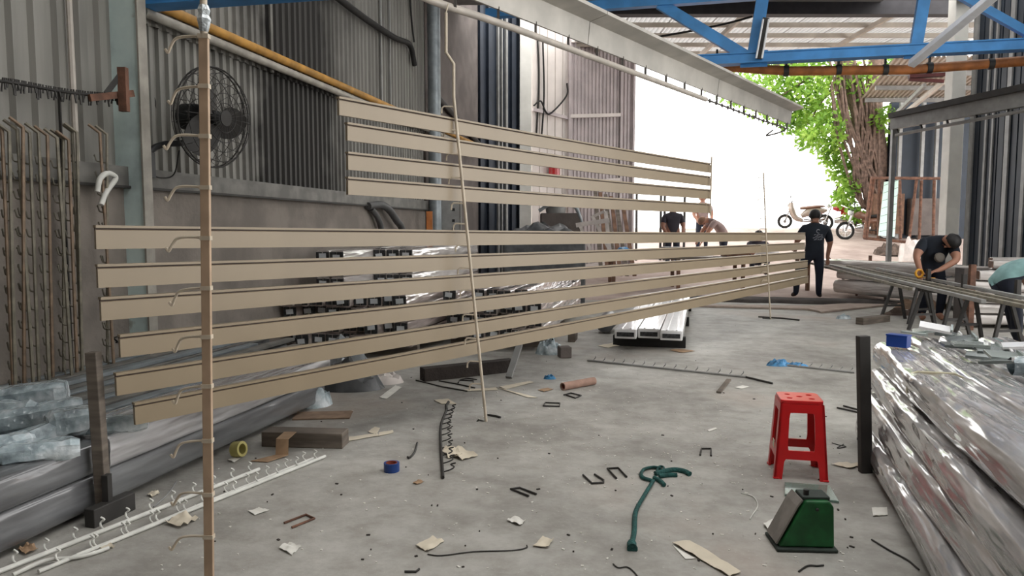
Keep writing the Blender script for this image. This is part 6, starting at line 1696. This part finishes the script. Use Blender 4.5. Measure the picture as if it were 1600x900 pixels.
# ------------------------------------------------------------------ paper and card scraps
def paper(label, quad, m, crumple=0.012, thick=0.002, name='paper_scrap', cat='paper', seed=0, n=5):
    q = [G(*p) for p in quad]; rows = []
    for i in range(n + 1):
        row = []
        for j in range(n + 1):
            u, v = i / n, j / n
            p = q[0].lerp(q[1], v).lerp(q[3].lerp(q[2], v), u)
            edge_ = 1 + 0.06 * noise.noise(V((u * 5 + seed, v * 5, seed)))
            c_ = (q[0] + q[2]) / 2
            p = c_ + (p - c_) * edge_
            row.append(V((p.x, p.y, 0.003 + max(0, crumple * (0.4 + noise.noise(V((u * 3 + seed * 3.1, v * 3, seed)))) * 1.4))))
        rows.append(row)
    x = MB(); x.grid(rows, thick=(0, 0, thick)); return tag(x.build(name, m, smooth=50), label, cat, 'paper and card scraps on the floor')
S_ = [
    ('cream paper flap beside the black toothed rod', ((690, 708), (716, 699), (747, 714), (722, 721)), 'paper', 0.03),
    ('torn cream paper bit tucked under the rod teeth', ((692, 703), (712, 702), (722, 714), (700, 718)), 'paper', 0.04),
    ('folded cream paper at the lower centre floor', ((650, 855), (676, 842), (694, 847), (668, 864)), 'paper', 0.02),
    ('small torn cream paper near the U clip', ((792, 815), (804, 808), (822, 817), (812, 823)), 'paper_white', 0.02),
    ('cream paper right of the small torn one', ((832, 855), (848, 842), (866, 846), (856, 858)), 'paper', 0.02),
    ('pale paper square left of the rusty clip', ((388, 800), (404, 795), (421, 799), (398, 806)), 'paper_white', 0.01),
    ('cream paper sheet below the rusty clip', ((436, 858), (452, 850), (471, 856), (456, 869)), 'paper_white', 0.015),
    ('crumpled beige paper on the white rods', ((258, 820), (286, 806), (310, 812), (282, 828)), 'paper', 0.04),
    ('grey white paper flap left of the green housing', ((1192, 822), (1216, 810), (1222, 826), (1208, 838)), 'paper_white', 0.03),
    ('square pale paper by the right bundles', ((1362, 795), (1386, 794), (1387, 806), (1364, 808)), 'paper_white', 0.006),
    ('pale card scrap seen under the stool', ((1224, 712), (1240, 706), (1256, 710), (1240, 716)), 'paper_white', 0.006),
    ('gold foil scrap left of the dark stake', ((1298, 727), (1320, 724), (1345, 728), (1330, 734)), 'paper', 0.02),
    ('cream scrap where the black rod begins', ((678, 626), (700, 624), (714, 632), (690, 632)), 'paper', 0.006),
    ('pale strip left of the wood block end', ((545, 684), (590, 678), (592, 682), (545, 690)), 'paper', 0.006),
    ('pale card piece over the long strip', ((575, 676), (585, 668), (594, 670), (588, 680)), 'paper', 0.006),
    ('thin pale strip end pointing right', ((592, 677), (614, 673), (615, 677), (592, 682)), 'paper', 0.004),
    ('long pale card strip crossing before the cream rod', ((720, 610), (775, 606), (778, 610), (728, 612)), 'paper', 0.004),
    ('pale card strip running to the right end', ((775, 606), (788, 609), (840, 622), (825, 622)), 'paper', 0.004),
    ('pale card strip going up to the right', ((780, 605), (828, 596), (834, 598), (790, 609)), 'paper', 0.004),
    ('pale grey card under the slats', ((592, 622), (618, 603), (628, 606), (604, 624)), 'paper_white', 0.006),
    ('brown torn card left of cardboard tube', ((840, 610), (855, 607), (865, 609), (850, 613)), 'cardboard', 0.01),
    ('brown leaf-like card scrap right of the tape roll', ((645, 756), (655, 751), (663, 754), (652, 758)), 'cardboard', 0.01),
    ('pale card flake near the white panels shadow', ((1046, 548), (1060, 546), (1086, 549), (1066, 552)), 'cardboard', 0.012),
    ('pinkish card scrap on the shadow of the white panels', ((934, 541), (960, 536), (975, 539), (950, 544)), 'paper', 0.01),
    ('light scrap on the floor right of the stick', ((1148, 606), (1160, 603), (1171, 605), (1158, 608)), 'paper_white', 0.004),
    ('white scrap left of the stool top', ((1105, 673), (1118, 669), (1121, 671), (1108, 675)), 'paper_white', 0.004),
    ('light paper near the wood block foot', ((356, 720), (372, 712), (384, 712), (366, 724)), 'paper_white', 0.01),
    ('brown paper piece by the left stake foot', ((230, 775), (243, 768), (250, 772), (238, 778)), 'paper', 0.02),
    ('yellow brown card corner at the bottom left', ((28, 862), (44, 852), (60, 860), (40, 870)), 'cardboard', 0.03),
    ('small cream scrap near the lower left corner', ((150, 858), (168, 850), (180, 856), (165, 862)), 'paper', 0.02),
]
for k, (lab, q, m, cr_) in enumerate(S_): paper(lab, q, m, cr_ * 0.55, seed=k + 1)
# folded clear film strip bottom centre
fs_ = thing('film_strip', 'folded beige film strip at the bottom centre right', 'film strip', G(1100, 875))
q = [(1050, 850), (1078, 847), (1158, 896), (1140, 903)]
P = [G(*p) for p in q]; rows = []
for i in range(9):
    t = i / 8; a = P[0].lerp(P[3], t); b = P[1].lerp(P[2], t); rows.append([a.lerp(b, j / 4) + V((0, 0, 0.006 + 0.012 * abs(noise.noise(V((t * 4, j * 0.6, 0)))))) for j in range(5)])
x = MB(); x.grid(rows, thick=(0, 0, 0.002)); x.build('strip', 'paper', fs_, smooth=60)
P = [G(*p, 0.002) for p in ((1050, 851), (1066, 862), (1087, 873), (1071, 874))]; x = MB(); x.prism(P, (0, 0, 0.002)); x.build('fold', 'paper_white', fs_)
# long cardboard strips along the slab edge
for pts, lab, m in ((((1020, 478), (1265, 480), (1280, 489), (1262, 485)), 'long pale cardboard strip along the dark step edge', 'card_pale'), (((1265, 480), (1380, 473), (1392, 478), (1282, 490)), 'wide cardboard strip right of the long pale one', 'card_pale')):
    q = [G(*p) for p in pts]; x = MB(); x.prism([p + V((0, 0, 0.004)) for p in q], (0, 0, 0.03)); tag(x.build('cardboard_strip', m), lab, 'cardboard')
x = MB(); x.beam(G(1343, 502, 0.05), G(1385, 497, 0.05), 0.12, 0.1); tag(x.build('timber_offcut', 'wood_grey'), 'short grey timber offcut lying before the trestle', 'timber')
heap('foil_scrap', 'small shiny foil scrap near the slab edge', 'foil', G(1318, 498), 0.12, 0.08, 0.05, 'film_pack', 0.5, 51, 8)
# scattered chips: too many to count
rng = random.Random(11); x = MB()
for i in range(900):
    px, py = rng.gauss(1020, 170), rng.gauss(665, 60)
    if i % 3 == 0: px, py = rng.uniform(250, 1340), rng.uniform(540, 895)
    if not (250 < px < 1340 and 540 < py < 899): continue
    p = G(px, py); s_ = rng.uniform(0.003, 0.009); a = rng.uniform(0, PI)
    x.box((p.x, p.y, 0.002), (s_ * rng.uniform(0.8, 2.2), s_, 0.003), rz=a)
tag(x.build('floor_chips', 'paper_white'), 'small pale chips of film and plaster scattered over the floor', 'chips', kind='stuff')
x = MB()
for i in range(90):
    px, py = rng.uniform(300, 1340), rng.uniform(500, 890); p = G(px, py); s_ = rng.uniform(0.004, 0.010)
    x.box((p.x, p.y, 0.003), (s_ * rng.uniform(1, 2.5), s_, 0.005), rz=rng.uniform(0, PI))
tag(x.build('floor_grit', 'concrete_kerb'), 'small dark grit scattered over the floor', 'grit', kind='stuff')

# ================================================================== turn the finished place so that the hall axis runs along +Y
bpy.context.view_layer.update()
RH4 = Matrix.Rotation(HALL, 4, 'Z'); RH3 = RH4.to_3x3()
done = set()
def turn(o, baked):
    """baked: the tree has no rotation of its own, so its meshes are turned; else only the root's rotation"""
    if not baked: return
    if o.data is not None and o.type == 'MESH' and o.data.name not in done:
        o.data.transform(RH4); done.add(o.data.name)
    for c in o.children:
        c.location = RH3 @ c.location
        turn(c, True)
for o in [q for q in scene.objects if q.parent is None and q is not cam]:
    o.location = RH3 @ o.location
    if abs(o.rotation_euler.z) > 1e-6 or abs(o.rotation_euler.y) > 1e-6:
        o.rotation_euler.z += HALL
    else:
        turn(o, True)
